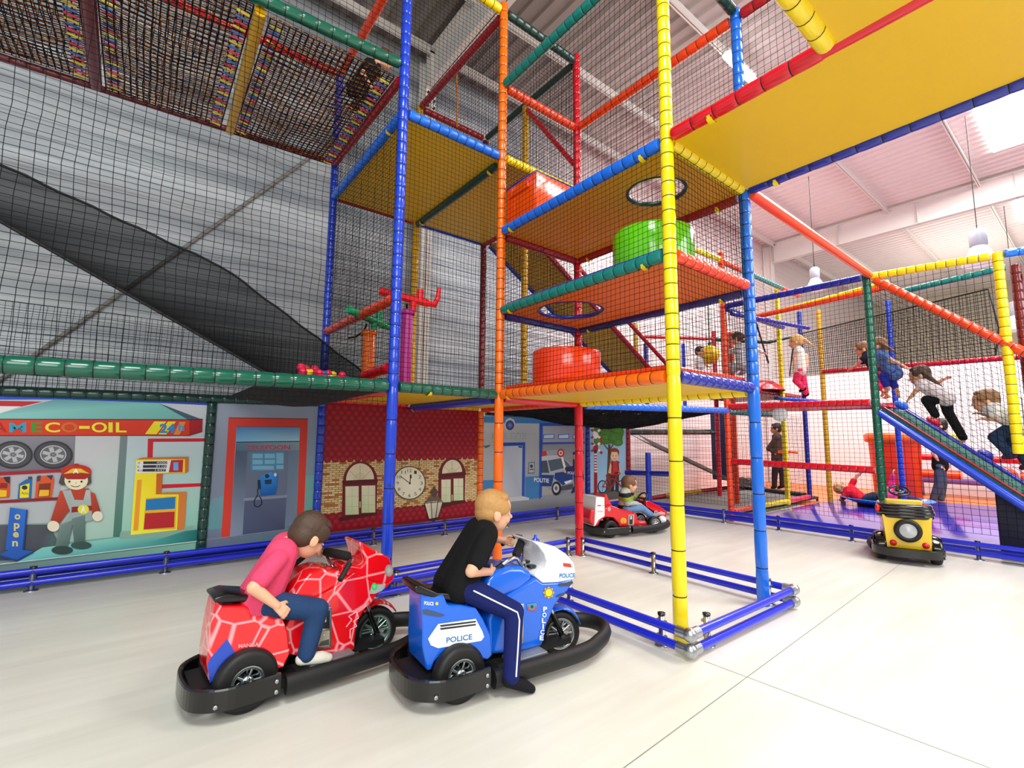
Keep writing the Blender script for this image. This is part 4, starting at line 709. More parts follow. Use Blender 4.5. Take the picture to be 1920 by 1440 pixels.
P([(x0, .18), (x1, .18), (x1, .40), (x0, .40)], '#8A0820', fm); A.k += 1; scal(.2, .34, .098, .066); A.k += 1; P([(x0, .385), (x1, .385), (x1, .405), (x0, .405)], '#7A1A18', fm)
def window(pts_out, arch, sill):
    (xl, yt), (xr, yt2), (xr2, yb), (xl2, yb2) = pts_out
    cx, w = (xl+xr)/2, (xr-xl)/2; m = '#6E1420'
    poly = [(xl2, yb2), (xl, yt)]+[(cx-w*math.cos(PI*i/14), yt+(yt2-yt)*(i/14)-arch*math.sin(PI*i/14)) for i in range(15)]+[(xr, yt2), (xr2, yb)]; P(poly, m)
    a2 = arch-18; P([(cx-(w-18)*math.cos(PI*i/14), yt+(yt2-yt)*(i/14)-6-a2*math.sin(PI*i/14)) for i in range(15)], '#E4DCC0')
    A.ell(cx, yt-6, (w-18)*.5, a2*.5, '#D8D0B0', 14, PI, 2*PI); A.line([(cx, yt-6), (cx, yt-a2-4)], 3, '#B8B098'); A.line([(cx, yt-6), (cx-w*.6, yt-a2*.65)], 3, '#B8B098'); A.line([(cx, yt-6), (cx+w*.6, yt-a2*.65)], 3, '#B8B098'); A.k += 1
    P([(xl-2, yt-6), (xr+2, yt2-8), (xr+2, yt2+12), (xl-2, yt+18)], '#581018')
    for s in (0, 1):
        a = xl+14 if s == 0 else cx+8; b = cx-8 if s == 0 else xr-12; ya = yt+26+(yt2-yt)*s*.5; yc = yb2-16+(yb-yb2)*s*.5
        P([(a, ya), (b, ya-2), (b, yc-3), (a, yc)], ['#E6E2C8', '#E0DCC0', '#C8D8A8', '#BCD0A0']); A.line([((a+b)/2, ya), ((a+b)/2, yc)], 2, '#B4B49C'); A.line([(a, ya+(yc-ya)*.35), (b, ya+(yc-ya)*.35)], 2, '#B4B49C'); A.line([(a, ya+(yc-ya)*.7), (b, ya+(yc-ya)*.7)], 2, '#B4B49C')
    P([(xl2-12, yb2-2), (xr2+4, yb-10), (xr2+4, yb+4), (xl2-12, yb2+22)], '#4E0E16'); P([(cx-4, yt+110), (cx+3, yt+110), (cx+3, yt+145), (cx-4, yt+145)], '#C8B48C')
window([(158, 520), (352, 512), (348, 700), (150, 722)], 112, 0); window([(697, 482), (846, 470), (842, 632), (690, 652)], 92, 0)
A.line([(488, 375), (488, 440)], 3, '#5A4A38'); A.line([(588, 370), (588, 435)], 3, '#5A4A38')
A.ell(531, 527, 92, 95, '#5A4A32', 40); A.ell(531, 526, 86, 89, '#E6E4CC', 40, core='#F2F0DE')
for n in range(1, 13):
    a = n*PI/6; tx, ty = 531+67*math.sin(a), 527-70*math.cos(a); ww = 7 if n < 10 else 12; A.text(str(n), tx-ww, ty+9, tx+ww, ty-9, '#3A3428'); A.k -= 1
A.k += 1; A.line([(533, 528), (538, 478)], 5, '#2A2620'); A.line([(538, 482), (538, 500)], 10, '#2A2620'); A.line([(533, 528), (480, 488)], 4, '#2A2620'); A.ell(533, 528, 6, 6, '#2A2620', 12)
P([(615, 635), (718, 628), (690, 720), (640, 730)], ['#E4E0CC', '#D8D4BC', '#B8B49C', '#E0DCC8']); P([(612, 640), (650, 600), (690, 598), (718, 630), (690, 625), (650, 630)], '#6A5A4A'); A.ell(670, 580, 18, 26, '#5A4038'); P([(664, 545), (676, 545), (676, 565), (664, 565)], '#5A4038')
for q in ([(615, 640), (640, 730)], [(652, 632), (658, 730)], [(690, 628), (678, 726)], [(718, 632), (692, 722)], [(640, 730), (692, 720)], [(612, 640), (718, 632)]): A.line(q, 4, '#3A302A')
P([(655, 730), (675, 728), (672, 790), (660, 792)], '#4A2A2A')
banner_obj(A, 'printed cloth banner of a brick station house with red scale roof, clock and arched windows')
# ---- police station
A = Art(crop(590, 730, 3)); P = A.poly
P([(950, 112), (1524, 118), (1520, 620), (944, 715)], ['#C6CCD0', '#B4B8C0', '#8C9098', '#8A8E94']); P([(950, 150), (1522, 150), (1520, 196), (1262, 192), (950, 188)], ['#4A8CC4', '#3A70B8', '#3468B4', '#3A78BC', '#4A8CC4']); P([(1072, 190), (1076, 172), (1098, 160), (1122, 172), (1128, 192)], '#D6DADE'); A.ell(1098, 202, 26, 30, '#D6DADE'); A.ell(1098, 202, 24, 28, '#8E1C44'); A.ell(1098, 202, 19, 23, '#1C3A8C', core='#6AA0E0')
for x in range(4): A.line([(950, 250+x*60), (1260, 250+x*60)], 1.5, '#B4BAC0')
A.text('POLITIE', 1000, 279, 1186, 246, '#8E969C', .02); A.text('POLITIE', 1004, 277, 1182, 248, '#CDD2D6', -.012); P([(945, 512), (1056, 508), (1056, 620), (944, 640)], '#3E7EB8'); P([(1185, 492), (1262, 488), (1262, 610), (1185, 622)], '#3E7EB8')
P([(1052, 300), (1184, 298), (1180, 618), (1165, 622), (1168, 316), (1052, 320)], '#2450B4'); P([(1054, 320), (1168, 316), (1164, 600), (1054, 608)], ['#B4BCC8', '#C8D0DA', '#A8B0BC', '#B8C0CC']); P([(1145, 318), (1166, 318), (1166, 330), (1145, 328)], '#2C5CBC')
P([(1000, 615), (1165, 600), (1205, 610), (1205, 625), (1040, 645), (1000, 640)], '#C4C8CA'); P([(1000, 640), (1205, 622), (1205, 650), (1000, 672)], '#8E9296'); P([(1202, 410), (1238, 408), (1236, 472), (1200, 476)], '#6E7680'); P([(1206, 416), (1234, 414), (1232, 466), (1204, 468)], '#B4BABE'); A.ell(1218, 432, 9, 10, '#39424C', 14); P([(1208, 448), (1230, 446), (1230, 452), (1208, 454)], '#39424C')
P([(950, 292), (972, 296), (975, 318), (950, 325)], '#B8BEC2'); P([(950, 318), (985, 312), (988, 318), (960, 332)], '#5C646C')
P([(1264, 190), (1520, 186), (1520, 206), (1282, 206), (1280, 600), (1262, 620)], '#2450B4'); P([(1282, 206), (1520, 206), (1520, 296), (1282, 298)], ['#A8ACB4', '#787C88', '#8A8E98', '#B4B8BE'])
for xa in (1284, 1368, 1450): P([(xa, 254), (xa+62, 250), (xa+62, 278), (xa, 280)], '#2C5CBC'); P([(xa+4, 258), (xa+58, 254), (xa+58, 274), (xa+4, 276)], '#C8DCF0'); A.k -= 1
A.k += 1; P([(1280, 298), (1520, 294), (1520, 306), (1280, 310)], '#2C5CBC'); P([(1280, 310), (1520, 306), (1518, 560), (1276, 600)], ['#9A9CA2', '#8A8C94', '#A0A0A0', '#A8A8A6'])
# patrol car
P([(1275, 375), (1375, 368), (1440, 420), (1448, 440), (1450, 560), (1380, 590), (1275, 540)], ['#C4CCD4', '#C8D0D8', '#AAB4BE', '#A4AEB8', '#8A929A', '#7E868E', '#98A2AC']); P([(1275, 402), (1305, 400), (1318, 470), (1275, 470)], '#46525E'); P([(1310, 400), (1395, 385), (1440, 432), (1325, 462)], '#54626E'); P([(1350, 470), (1450, 455), (1450, 505), (1395, 540), (1345, 500)], '#1E3E80'); P([(1275, 480), (1345, 482), (1330, 545), (1275, 545)], '#1E3E80')
A.text('POLITIE', 1232, 520, 1316, 496, '#E8ECF0', .02, dy=6); P([(1275, 350), (1300, 345), (1305, 372), (1278, 378)], '#D8381C'); P([(1300, 345), (1375, 338), (1380, 362), (1304, 370)], '#A4B0B8'); P([(1375, 338), (1395, 345), (1395, 365), (1378, 365)], '#3C6CC8'); A.ell(1358, 557, 27, 39, '#1C1C20'); A.ell(1356, 556, 17, 25, '#C0C4C8'); A.ell(1356, 556, 8, 12, '#5A5E64'); P([(1385, 545), (1452, 530), (1452, 560), (1385, 570)], '#4A4E54'); P([(1400, 520), (1440, 508), (1444, 520), (1410, 534)], '#E4EAF0')
A.ell(1382, 358, 20, 23, '#C82A20', 20); A.ell(1382, 358, 12, 14, '#F0E4D8', 18); A.ell(1382, 358, 6, 7, '#C82A20', 12); P([(1382, 382), (1394, 380), (1414, 450), (1402, 455)], '#F0F0F0'); A.ell(1408, 458, 12, 12, '#D8B490', 14)
P([(1402, 440), (1450, 430), (1450, 392), (1500, 390), (1512, 500), (1500, 560), (1446, 585), (1440, 578), (1458, 540), (1452, 470), (1415, 470)], '#20285C'); P([(1450, 352), (1510, 348), (1510, 364), (1450, 368)], '#1C2450'); P([(1455, 368), (1505, 364), (1500, 405), (1460, 408)], '#D8B490'); A.text('POLI', 1420, 478, 1456, 462, '#D8DCE4', .02)
P([(944, 660), (1522, 588), (1520, 650), (940, 720)], ['#8A8E92', '#9A9C9E', '#7A7C80', '#74787C'])
banner_obj(A, 'printed cloth banner of a police station with a patrol car in its garage')
# ---- tree and cyclist
A = Art(crop(590, 730, 3)); P = A.poly
P([(1540, 176), (1752, 180), (1748, 560), (1540, 590)], ['#8CC0E0', '#90C4E2', '#A4CCE4', '#9CC8E4']); P([(1540, 585), (1748, 555), (1746, 610), (1540, 640)], '#6A625E')
P([(1650, 310), (1664, 310), (1662, 580), (1640, 584)], '#5E4A38'); A.line([(1655, 345), (1620, 300)], 7, '#5E4A38'); A.line([(1655, 345), (1690, 295)], 7, '#5E4A38')
for cx, cy, rx, ry in ((1610, 235, 42, 42), (1660, 212, 55, 38), (1700, 240, 40, 45), (1640, 270, 50, 40), (1690, 275, 42, 38), (1600, 290, 30, 24), (1706, 298, 28, 22)): A.ell(cx, cy, rx, ry, '#3A7A1C', 22, core='#4E9A28')
for i in range(26): A.ell(1600+random.random()*120, 195+random.random()*105, 4, 3, '#24540E', 8); A.k -= 1
A.k += 1
for cy, in ((250,), (325,)):
    for s in (-1, 1):
        for j in range(5):
            t = (j-2)/2.4; a = (1580+30*t, cy+30*t*s); b = (1580+30*(t+.38), cy+30*(t+.38)*s); A.line([a, b], 13, '#C01C24' if j % 2 == 0 else '#F2F2F2'); A.k -= 1
    A.k += 1; A.ell(1580, cy+8, 15, 20, '#F4F0E8' if cy < 300 else '#A81820', 12)
A.ell(1578, 350, 10, 11, '#30343C', 12)
for j in range(7): P([(1572, 362+j*16), (1586, 362+j*16), (1586, 370+j*16), (1572, 370+j*16)], '#F0F0F0'); P([(1572, 370+j*16), (1586, 370+j*16), (1586, 378+j*16), (1572, 378+j*16)], '#C01C24')
P([(1571, 474), (1588, 472), (1588, 588), (1571, 590)], '#A81420')
for cx in (1617, 1722): A.ell(cx, 548, 26, 37, '#20242C', 26); A.ell(cx, 548, 21, 31, '#8CC0E0', 26); A.line([(cx, 515), (cx, 580)], 1.5, '#4A5058'); A.line([(cx-20, 548), (cx+20, 548)], 1.5, '#4A5058')
P([(1662, 470), (1710, 470), (1708, 570), (1692, 572), (1688, 500), (1680, 572), (1664, 574)], '#33302E'); P([(1658, 408), (1690, 398), (1714, 408), (1718, 480), (1660, 482)], '#C83020'); P([(1660, 410), (1648, 470), (1664, 475), (1668, 430)], '#E4B48C'); P([(1712, 410), (1722, 465), (1706, 475), (1704, 430)], '#E4B48C'); A.line([(1672, 404), (1670, 460)], 6, '#32305A'); A.line([(1704, 404), (1708, 460)], 6, '#32305A')
A.ell(1684, 372, 24, 32, '#EEC49C', 20, core='#F6D4B0'); A.ell(1683, 352, 27, 22, '#8E3A18', 20, PI, 2*PI); P([(1656, 350), (1666, 350), (1664, 378)], '#8E3A18'); P([(1711, 350), (1700, 350), (1706, 378)], '#8E3A18'); A.ell(1676, 374, 3, 3, '#3A2A20', 8); A.ell(1692, 374, 3, 3, '#3A2A20', 8); A.line([(1676, 388), (1684, 393), (1692, 388)], 2, '#8E4A30')
for q in ([(1617, 548), (1645, 500), (1690, 505), (1668, 550), (1617, 548)], [(1645, 500), (1668, 550)], [(1690, 505), (1722, 548)], [(1638, 478), (1645, 500)], [(1690, 505), (1696, 470)]): A.line(q, 6, '#B01C24')
A.line([(1684, 472), (1712, 465)], 6, '#2A2A30')
banner_obj(A, 'narrow printed banner of a boy with a bicycle under a tree')
# remaining frame poles of the banner wall
BW = thing('banner_frame', 'dark blue and red laced poles with a black rail framing the police and tree banners', 'frame', (4.2, D, 0))
pole2('padded_pole', 3.66, D, 0, .02, 1.72, 'navy', BW, 'dark blue laced pole'); pole2('padded_pole', 4.86, D, 0, .02, 1.72, 'crimson', BW, 'red laced pole'); rail(BW, (1.3, D+.02, 1.76), (4.86, D+.02, 1.72), 'dark', 'dark top rail', r=.035)
# ================================================================= ride-on vehicles
DECAL = attr_mat('printed_decal', .3, .5, .3)
class Ride:
    def __init__(s, name, label, cat, o, yaw):
        s.t = thing(name, label, cat, (o[0], o[1], 0), yaw); s.o = V((o[0], o[1], 0)); s.yaw = yaw; s.R = Matrix.Rotation(yaw, 3, 'Z'); s.Ri = s.R.transposed()
    def S(s, px, py, a, c=0., b=0.):
        # photo pixel -> local point on the near flank  y = -(a - c z - b x)
        n = s.R @ V((-b, 1, -c)); p0 = s.o+s.R @ V((0, -a, 0)); return s.Ri @ (onP(px, py, p0, n)-s.o)
    def flank(s, name, pts, a, c, m, f, bevel=.025, label=None, parent=None, far=None, b=0.):
        near = [s.S(*f(*q), a, c, b) for q in pts]; n = len(near); mb = MB(); fr = [V((p.x, -p.y if far is None else far, p.z)) for p in near]
        mb.add(near+fr, [tuple(range(n)), tuple(range(2*n-1, n-1, -1))]+[(j, (j+1) % n, n+(j+1) % n, n+j) for j in range(n)], 0, None, True)
        o = mb.build(name, m, parent or s.t, label, bevel=bevel)
        for md in o.modifiers: md.angle_limit = 1.0
        w = o.modifiers.new('w', 'WEIGHTED_NORMAL'); w.keep_sharp = False
        return o
    def art(s, a, c, f, lift=.004, b=0.):
        def fn(x, y, k): p = s.S(*f(x, y), a, c, b); p.y -= lift+.0004*k; return p
        return Art(fn)
def wheel(parent, c, r, w, rot=0., rim='#C8CCD0', spokes=10, rr=.62, label=None, tyre_name='tyre'):
    M = Matrix.Rotation(rot, 3, 'Z') @ Matrix.Rotation(PI/2, 3, 'X'); c = V(c); mb = MB()
    mb.lathe([(r*rr, -w*.42), (r*.8, -w*.5), (r*.95, -w*.42), (r, -w*.2), (r, w*.2), (r*.95, w*.42), (r*.8, w*.5), (r*rr, w*.42)], c, 36, M=M); o = mb.build('tyre', RUBBER, parent, label)
    mb = MB(); mb.lathe([(r*rr+.002, -w*.44), (r*rr-.012, -w*.46), (r*rr-.016, -w*.3), (r*rr-.016, w*.3), (r*rr-.012, w*.46), (r*rr+.002, w*.44)], c, 32, M=M)
    mb.lathe([(.001, -w*.42), (r*.17, -w*.42), (r*.2, -w*.3), (r*.2, w*.3), (r*.17, w*.42), (.001, w*.42)], c, 20, M=M)
    for i in range(spokes):
        a = 2*PI*i/spokes; d = V((math.cos(a), math.sin(a), 0))
        for sg in (-1, 1): mb.tube([c+M @ (d*r*.15+V((0, 0, sg*w*.3))), c+M @ (d*(r*rr-.01)+V((0, 0, sg*w*.3)))], r*.05, 6)
    h = mb.build('rim', mat('rim_'+rim, rim, .25, .9), o)
    mb = MB()
    for i in range(5):
        a = 2*PI*i/5; mb.tube([c+M @ (V((math.cos(a)*r*.12, math.sin(a)*r*.12, -w*.47))), c+M @ (V((math.cos(a)*r*.12, math.sin(a)*r*.12, w*.47)))], r*.03, 6)
    mb.build('wheel_bolt', GALV, h); return o
def bumper_ring(t, xr, xj, xf, hw, z0=.065, z1=.17):
    # flat rear band bolted to a thick ribbed front tube
    pts = [(xj, -hw), (xr+.18, -hw*1.02), (xr+.06, -hw*.82), (xr, -hw*.42), (xr, hw*.42), (xr+.06, hw*.82), (xr+.18, hw*1.02), (xj, hw)]
    def smooth(P, k=5):
        out = []
        for i in range(len(P)-1):
            p0, p1, p2, p3 = P[max(i-1, 0)], P[i], P[i+1], P[min(i+2, len(P)-1)]
            for j in range(k):
                u = j/k; out.append(tuple(.5*((2*p1[d])+(-p0[d]+p2[d])*u+(2*p0[d]-5*p1[d]+4*p2[d]-p3[d])*u*u+(-p0[d]+3*p1[d]-3*p2[d]+p3[d])*u**3) for d in range(len(p1))))
        out.append(P[-1]); return out
    P = smooth(pts); mb = MB(); rs = []
    for i, (x, y) in enumerate(P):
        a, b = P[max(i-1, 0)], P[min(i+1, len(P)-1)]; n = V((b[1]-a[1], -(b[0]-a[0]), 0)).normalized()*.012
        rs.append([V((x, y, z0))+n, V((x, y, z1-.008))+n, V((x, y, z1))+n*.3, V((x, y, z1))-n*.7, V((x, y, z1-.008))-n, V((x, y, z0))-n])
    mb.rings(rs, 0, True, False, None, False); mb.build('rear_bumper_band', BLKPL, t, 'flat black rear bumper band')
    mb = MB(); Q = smooth([(xj+.03, -hw+.01, .1), (xf-.42, -hw+.0, .1), (xf-.2, -hw*.8, .105), (xf-.05, -hw*.45, .11), (xf, 0, .11), (xf-.05, hw*.45, .11), (xf-.2, hw*.8, .105), (xf-.42, hw, .1), (xj+.03, hw-.01, .1)], 6); rs = []
    for i, q in enumerate(Q):
        a, b = V(Q[max(i-1, 0)]), V(Q[min(i+1, len(Q)-1)]); n = (b-a).cross(V((0, 0, 1))).normalized()
        rs.append([V(q)+n*(.036*math.cos(2*PI*j/16)*(1+.05*math.cos(8*2*PI*j/16)))+V((0, 0, .05*math.sin(2*PI*j/16))) for j in range(16)])
    mb.rings(rs, 0); mb.build('front_bumper_tube', RUBBER, t, 'thick black rubber front bumper')
    for x, y, z in ((xj-.02, -hw-.013, .14), (xj-.02, -hw-.013, .09), (xr+.1, -hw*.95-.01, .1)):
        mb = MB(); mb.lathe([(.011, 0), (.011, .004), (.007, .007), (.001, .008)], (x, y, z), 12, M=Matrix.Rotation(PI/2, 3, 'X')); mb.build('bolt', GALV, t)
    mb = MB(); mb.box((xr+.1, -.12, .1), (xf-.35, .12, .135)); mb.box((xr+.02, -hw*.5, .11), (xr+.14, hw*.5, .15)); mb.box((xj-.05, -hw+.03, .085), (xj+.1, hw-.03, .125)); mb.build('chassis', mat('chassis_dark', '#1A1A1E', .5, .3), t)
def coin_box(R, f, quad, a, c):
    # chrome coin panel with a black slot plate and a little door
    A = R.art(a, c, f, .006); x0, y0, x1, y1 = quad
    near = [R.S(*f(*q), a+.012, c) for q in ((x0, y1), (x0+(x1-x0)*.05, y0), (x1+(x1-x0)*.06, y0-8), (x1, y1-10))]; mb = MB(); fr = [p+V((0, .03, 0)) for p in near]
    mb.add(near+fr, [(0, 1, 2, 3), (7, 6, 5, 4)]+[(j, (j+1) % 4, 4+(j+1) % 4, 4+j) for j in range(4)], 0, None, False); o = mb.build('coin_panel', mat('brushed_chrome', '#C9C4B4', .25, .9), R.t, 'chrome coin panel', bevel=.004)
    w, h = x1-x0, y1-y0; A = R.art(a+.012, c, f, .002)
    A.poly([(x0+w*.17, y0+h*.50), (x0+w*.21, y0+h*.07), (x0+w*.9, y0+h*.05), (x0+w*.88, y0+h*.48)], '#0C0C0E'); A.poly([(x0+w*.36, y0+h*.26), (x0+w*.37, y0+h*.1), (x0+w*.66, y0+h*.09), (x0+w*.66, y0+h*.25)], '#AEB6B4'); A.poly([(x0+w*.38, y0+h*.34), (x0+w*.38, y0+h*.27), (x0+w*.66, y0+h*.26), (x0+w*.66, y0+h*.33)], '#E8ECEC')
    A.poly([(x0+w*.12, y0+h*.93), (x0+w*.16, y0+h*.55), (x0+w*.88, y0+h*.53), (x0+w*.86, y0+h*.91)], '#B4AE9A'); A.poly([(x0+w*.14, y0+h*.91), (x0+w*.3, y0+h*.8), (x0+w*.84, y0+h*.74), (x0+w*.84, y0+h*.89)], '#4A4840'); A.ell(x0+w*.52, y0+h*.64, w*.05, w*.05, '#F0EEE4', 10)
    A.mb.build('coin_slot_print', DECAL, o, 'black coin slot and small door')
def bars(t, c, yaw, w, h, tilt):
    M = Matrix.Translation(c) @ Matrix.Rotation(yaw, 4, 'Z'); f = lambda x, y, z: M @ V((x, y, z+tilt*y)); mb = MB()
    for s in (-1, 1): mb.tube([f(.03, s*.03, -h), f(.03, s*.05, -h*.8), f(.015, s*w*.36, -h*.15), f(.0, s*w*.46, 0), f(-.035, s*w*.56, -.008), f(-.135, s*w*.66, -.08)], .0105, 10)
    mb.tube([f(.03, -.05, -h*.85), f(.03, .05, -h*.85)], .014, 10); mb.tube([f(.04, 0, -h*1.5), f(.03, 0, -h*.8)], .022, 12); o = mb.build('handlebar', CHROME, t, 'chrome handlebar')
    for s in (-1, 1): mb = MB(); mb.tube([f(-.055, s*w*.58, -.02), f(-.145, s*w*.67, -.088)], .0155, 12); mb.build('grip', RUBBER, o, 'black rubber grip')
    mb = MB(); mb.tube([f(.002, -w*.34, -.005), f(.01, -w*.3, -.005), f(.012, w*.3, -.005), f(.002, w*.34, -.005)], [.012, .027, .027, .012], 14); mb.build('crossbar_pad', mat('foam_pad', '#0A0A0B', .85), o, 'black foam pad')
    return f
def fork(t, hub, top, rot, w):
    M = Matrix.Rotation(rot, 3, 'Z')
    for s in (-1, 1):
        a, b = V(hub)+M @ V((0, s*w, 0)), V(top)+M @ V((0, s*w, 0)); mb = MB(); mb.tube([a, a+(b-a)*.25, a+(b-a)*.7], [.017, .018, .016], 10); o = mb.build('fork_leg', BLKPL, t, 'black fork leg'); mb = MB(); mb.tube([a+(b-a)*.68, b], .011, 10); mb.tube([a+M @ V((0, s*.0, 0)), a+M @ V((0, s*.018, 0))], .013, 10); mb.build('fork_tube', CHROME, o)
# ---------------------------------------------------------------- blue police bike
BB = Ride('ride_on_motorbike', 'blue and white police ride-on motorbike on a black bumper, carrying the boy in black', 'ride-on motorbike', (-1.594, -1.673), math.radians(-5)); t = BB.t
f2 = lambda x, y: (720+x/3.272, 900+y/3.272)
PB = mat('bike_blue', '#0B63DC', .16, 0, .6, noise_amt=.05); PW = mat('bike_white', '#F1F3F6', .18, 0, .5)
BB.flank('rear_body', [(222, 668), (228, 800), (236, 900), (236, 1010), (262, 1172), (292, 1168), (312, 1118), (350, 1075), (410, 1042), (470, 1035), (530, 1055), (575, 1095), (640, 1105), (668, 1075), (660, 960), (610, 850), (565, 785), (470, 768), (395, 768), (380, 735), (365, 705), (250, 700)], .185, .1, PB, f2, .03, 'blue tail body with wheel arches', b=-.25)
BB.flank('front_body', [(650, 1075), (640, 860), (690, 745), (760, 708), (935, 600), (975, 630), (1075, 625), (1165, 600), (1162, 640), (1125, 690), (1085, 728), (1052, 775), (1022, 850), (1000, 900), (988, 975), (972, 1022), (870, 1052), (770, 1066)], .16, .04, PB, f2, .022, 'blue front body')
BB.flank('fuel_tank', [(618, 675), (640, 612), (690, 562), (770, 530), (850, 533), (905, 566), (928, 606), (840, 680), (760, 712), (690, 748), (630, 760)], .2, .13, PB, f2, .05, 'rounded blue tank')
BB.flank('windshield_fairing', [(912, 376), (948, 378), (1050, 408), (1122, 455), (1166, 508), (1178, 560), (1168, 612), (1075, 630), (975, 634), (925, 592), (940, 560), (990, 545), (1000, 500), (985, 455), (948, 405)], .17, .06, PW, f2, .03, 'white screen fairing')
mb = MB(); mb.lathe([(.03, 0), (.028, .02), (.012, .03), (.007, .05), (.001, .052)], (.66, .05, .70), 16); mb.build('siren_light', mat('siren_blue', '#1238E0', .15, coat=.5), t, 'small blue light')
mb = MB(); pr = [(-.235, .60), (-.225, .565), (-.1, .515), (0, .485), (.23, .475), (.27, .5), (.22, .52), (0, .53), (-.1, .55), (-.2, .605)]
mb.prism(pr, -.105, .105, lambda u, v, h: V((u, h, v))); mb.build('seat', mat('seat_black', '#0C0B0D', .3, coat=.2), t, 'black seat', bevel=.012)
bumper_ring(t, -.265, .14, 1.17, .26, .075, .175)
for s in (-1, 1): wheel(t, (0, s*.175, .145), .145, .09, 0, '#AEB6BA', 5, .55)
W = wheel(t, (.80, -.02, .137), .137, .075, -.3, '#C8CCD0', 10, .68, tyre_name='front')
fork(t, (.80, -.02, .137), (.70, -.01, .345), -.3, .058)
mb = MB(); rs = []
for i in range(9):
    a = math.radians(20+i*17); Mz = Matrix.Rotation(-.3, 3, 'Z'); rs.append([V((.80, -.02, .137))+Mz @ V((math.cos(a)*(.152+.01*math.cos(PI*j/6)), .05*math.cos(PI*j/6)*1.0, math.sin(a)*(.155+.016*math.sin(PI*j/6)))) for j in range(7)])
mb.add([p for r in rs for p in r], [(i*7+j, i*7+j+1, (i+1)*7+j+1, (i+1)*7+j) for i in range(8) for j in range(6)]); o = mb.build('front_mudguard', PB, t, 'blue front mudguard'); o.modifiers.new('s', 'SOLIDIFY').thickness = .008
A = BB.art(.185, .1, f2, b=-.25)
A.poly([(268, 972), (330, 882), (560, 850), (600, 925), (612, 960), (595, 985), (330, 1030), (285, 1012)], '#F4F6F8')
for y in (0, 18): A.poly([(340, 888+y), (560, 862+y), (562, 872+y), (346, 900+y)], '#14181E'); 
A.text('POLICE', 380, 998, 538, 964, '#1A6EB8', .02, dy=-22); A.mb.build('side_panel_print', DECAL, t, 'white side panel with blue POLICE lettering'); A = BB.art(.185, .1, f2, b=-.25); A.text('POLICE', 245, 764, 302, 742, '#F4F6F8', .02, dy=5); A.ell(322, 757, 9, 11, '#E8CC20', 12); A.mb.build('lettering', DECAL, t, 'white POLICE lettering on the tail'); A = BB.art(.185, .1, f2, b=-.25); A.poly([(232, 800), (260, 792), (375, 828), (340, 838), (240, 822)], '#3A4A6A'); o = A.mb.build('vent_print', DECAL, t, 'dark vent slot')
A = BB.art(.16, .04, f2)
for i in range(8): a = i*PI/4; A.poly([(1008+36*math.cos(a), 690+38*math.sin(a)), (1008+25*math.cos(a+.5), 690+27*math.sin(a+.5)), (1008+25*math.cos(a-.5), 690+27*math.sin(a-.5))], '#E8A818'); A.k -= 1
A.k += 1; A.ell(1008, 690, 25, 27, '#3A3A20'); A.ell(1008, 690, 21, 23, '#F8E018')
A.mb.build('badge', DECAL, t, 'yellow sun badge'); A = BB.art(.16, .04, f2)
for i, ch in enumerate('POLICE'): x = 986-i*4.5; y = 806+i*35; w = 4 if ch == 'I' else 12; A.text(ch, x-w, y, x+w, y-30, '#F4F8FC', .03)
A.mb.build('lettering', DECAL, t, 'white upright POLICE lettering'); A = BB.art(.16, .04, f2); A.poly([(1072, 632), (1150, 622), (1160, 630), (1135, 648), (1070, 652)], '#28384E'); A.poly([(1060, 706), (1112, 690), (1100, 708), (1054, 720)], '#28384E')
A.mb.build('vent_print', DECAL, t, 'dark vent slots'); A = BB.art(.16, .04, f2); A.poly([(872, 760), (930, 752), (936, 765), (930, 800), (880, 798)], '#2E8AC8'); A.poly([(874, 776), (934, 770), (930, 800), (880, 798)], '#B83A4A'); A.ell(905, 776, 17, 18, '#3A9A9A'); A.ell(905, 776, 10, 11, '#22303A')
A.mb.build('sticker', DECAL, t, 'small square picture sticker'); A = BB.art(.16, .04, f2); A.text('Money', 668, 808, 750, 786, '#F2D428', .02, dy=-4); A.mb.build('lettering', DECAL, t, 'small yellow lettering')
coin_box(BB, f2, (778, 768, 856, 1012), .16, .04)
A = BB.art(.17, .06, f2); A.text('POLICE', 1074, 600, 1170, 572, '#1A80C0', .03, dy=-3); A.mb.build('lettering', DECAL, t, 'blue POLICE lettering'); A = BB.art(.17, .06, f2); A.poly([(1095, 508), (1142, 512), (1150, 535), (1100, 530)], '#C03418'); A.mb.build('reflector', DECAL, t, 'red reflector')
bars(t, (.50, .02, .70), -.75, .34, .11, .2)
mb = MB()
for x, y in ((.50, -.06), (.53, .05)): mb = MB(); mb.lathe([(.001, .0), (.03, 0), (.034, .008), (.03, .012), (.001, .012)], (x+.05, y, .585), 16); mb.build('dial', BLKPL, t, 'round black dial')
mb = MB(); mb.lathe([(.03, 0), (.028, .01), (.014, .014), (.012, .03), (.001, .032)], (.36, 0, .585), 16); mb.build('tank_cap', CHROME, t)
for s in (-1, 1): mb = MB(); mb.box((.3, min(s*.12, s*.23), .13), (.55, max(s*.12, s*.23), .15)); mb.build('foot_plate', mat('grey_plate', '#8A9096', .4, .5), t, 'grey foot plate', bevel=.005)
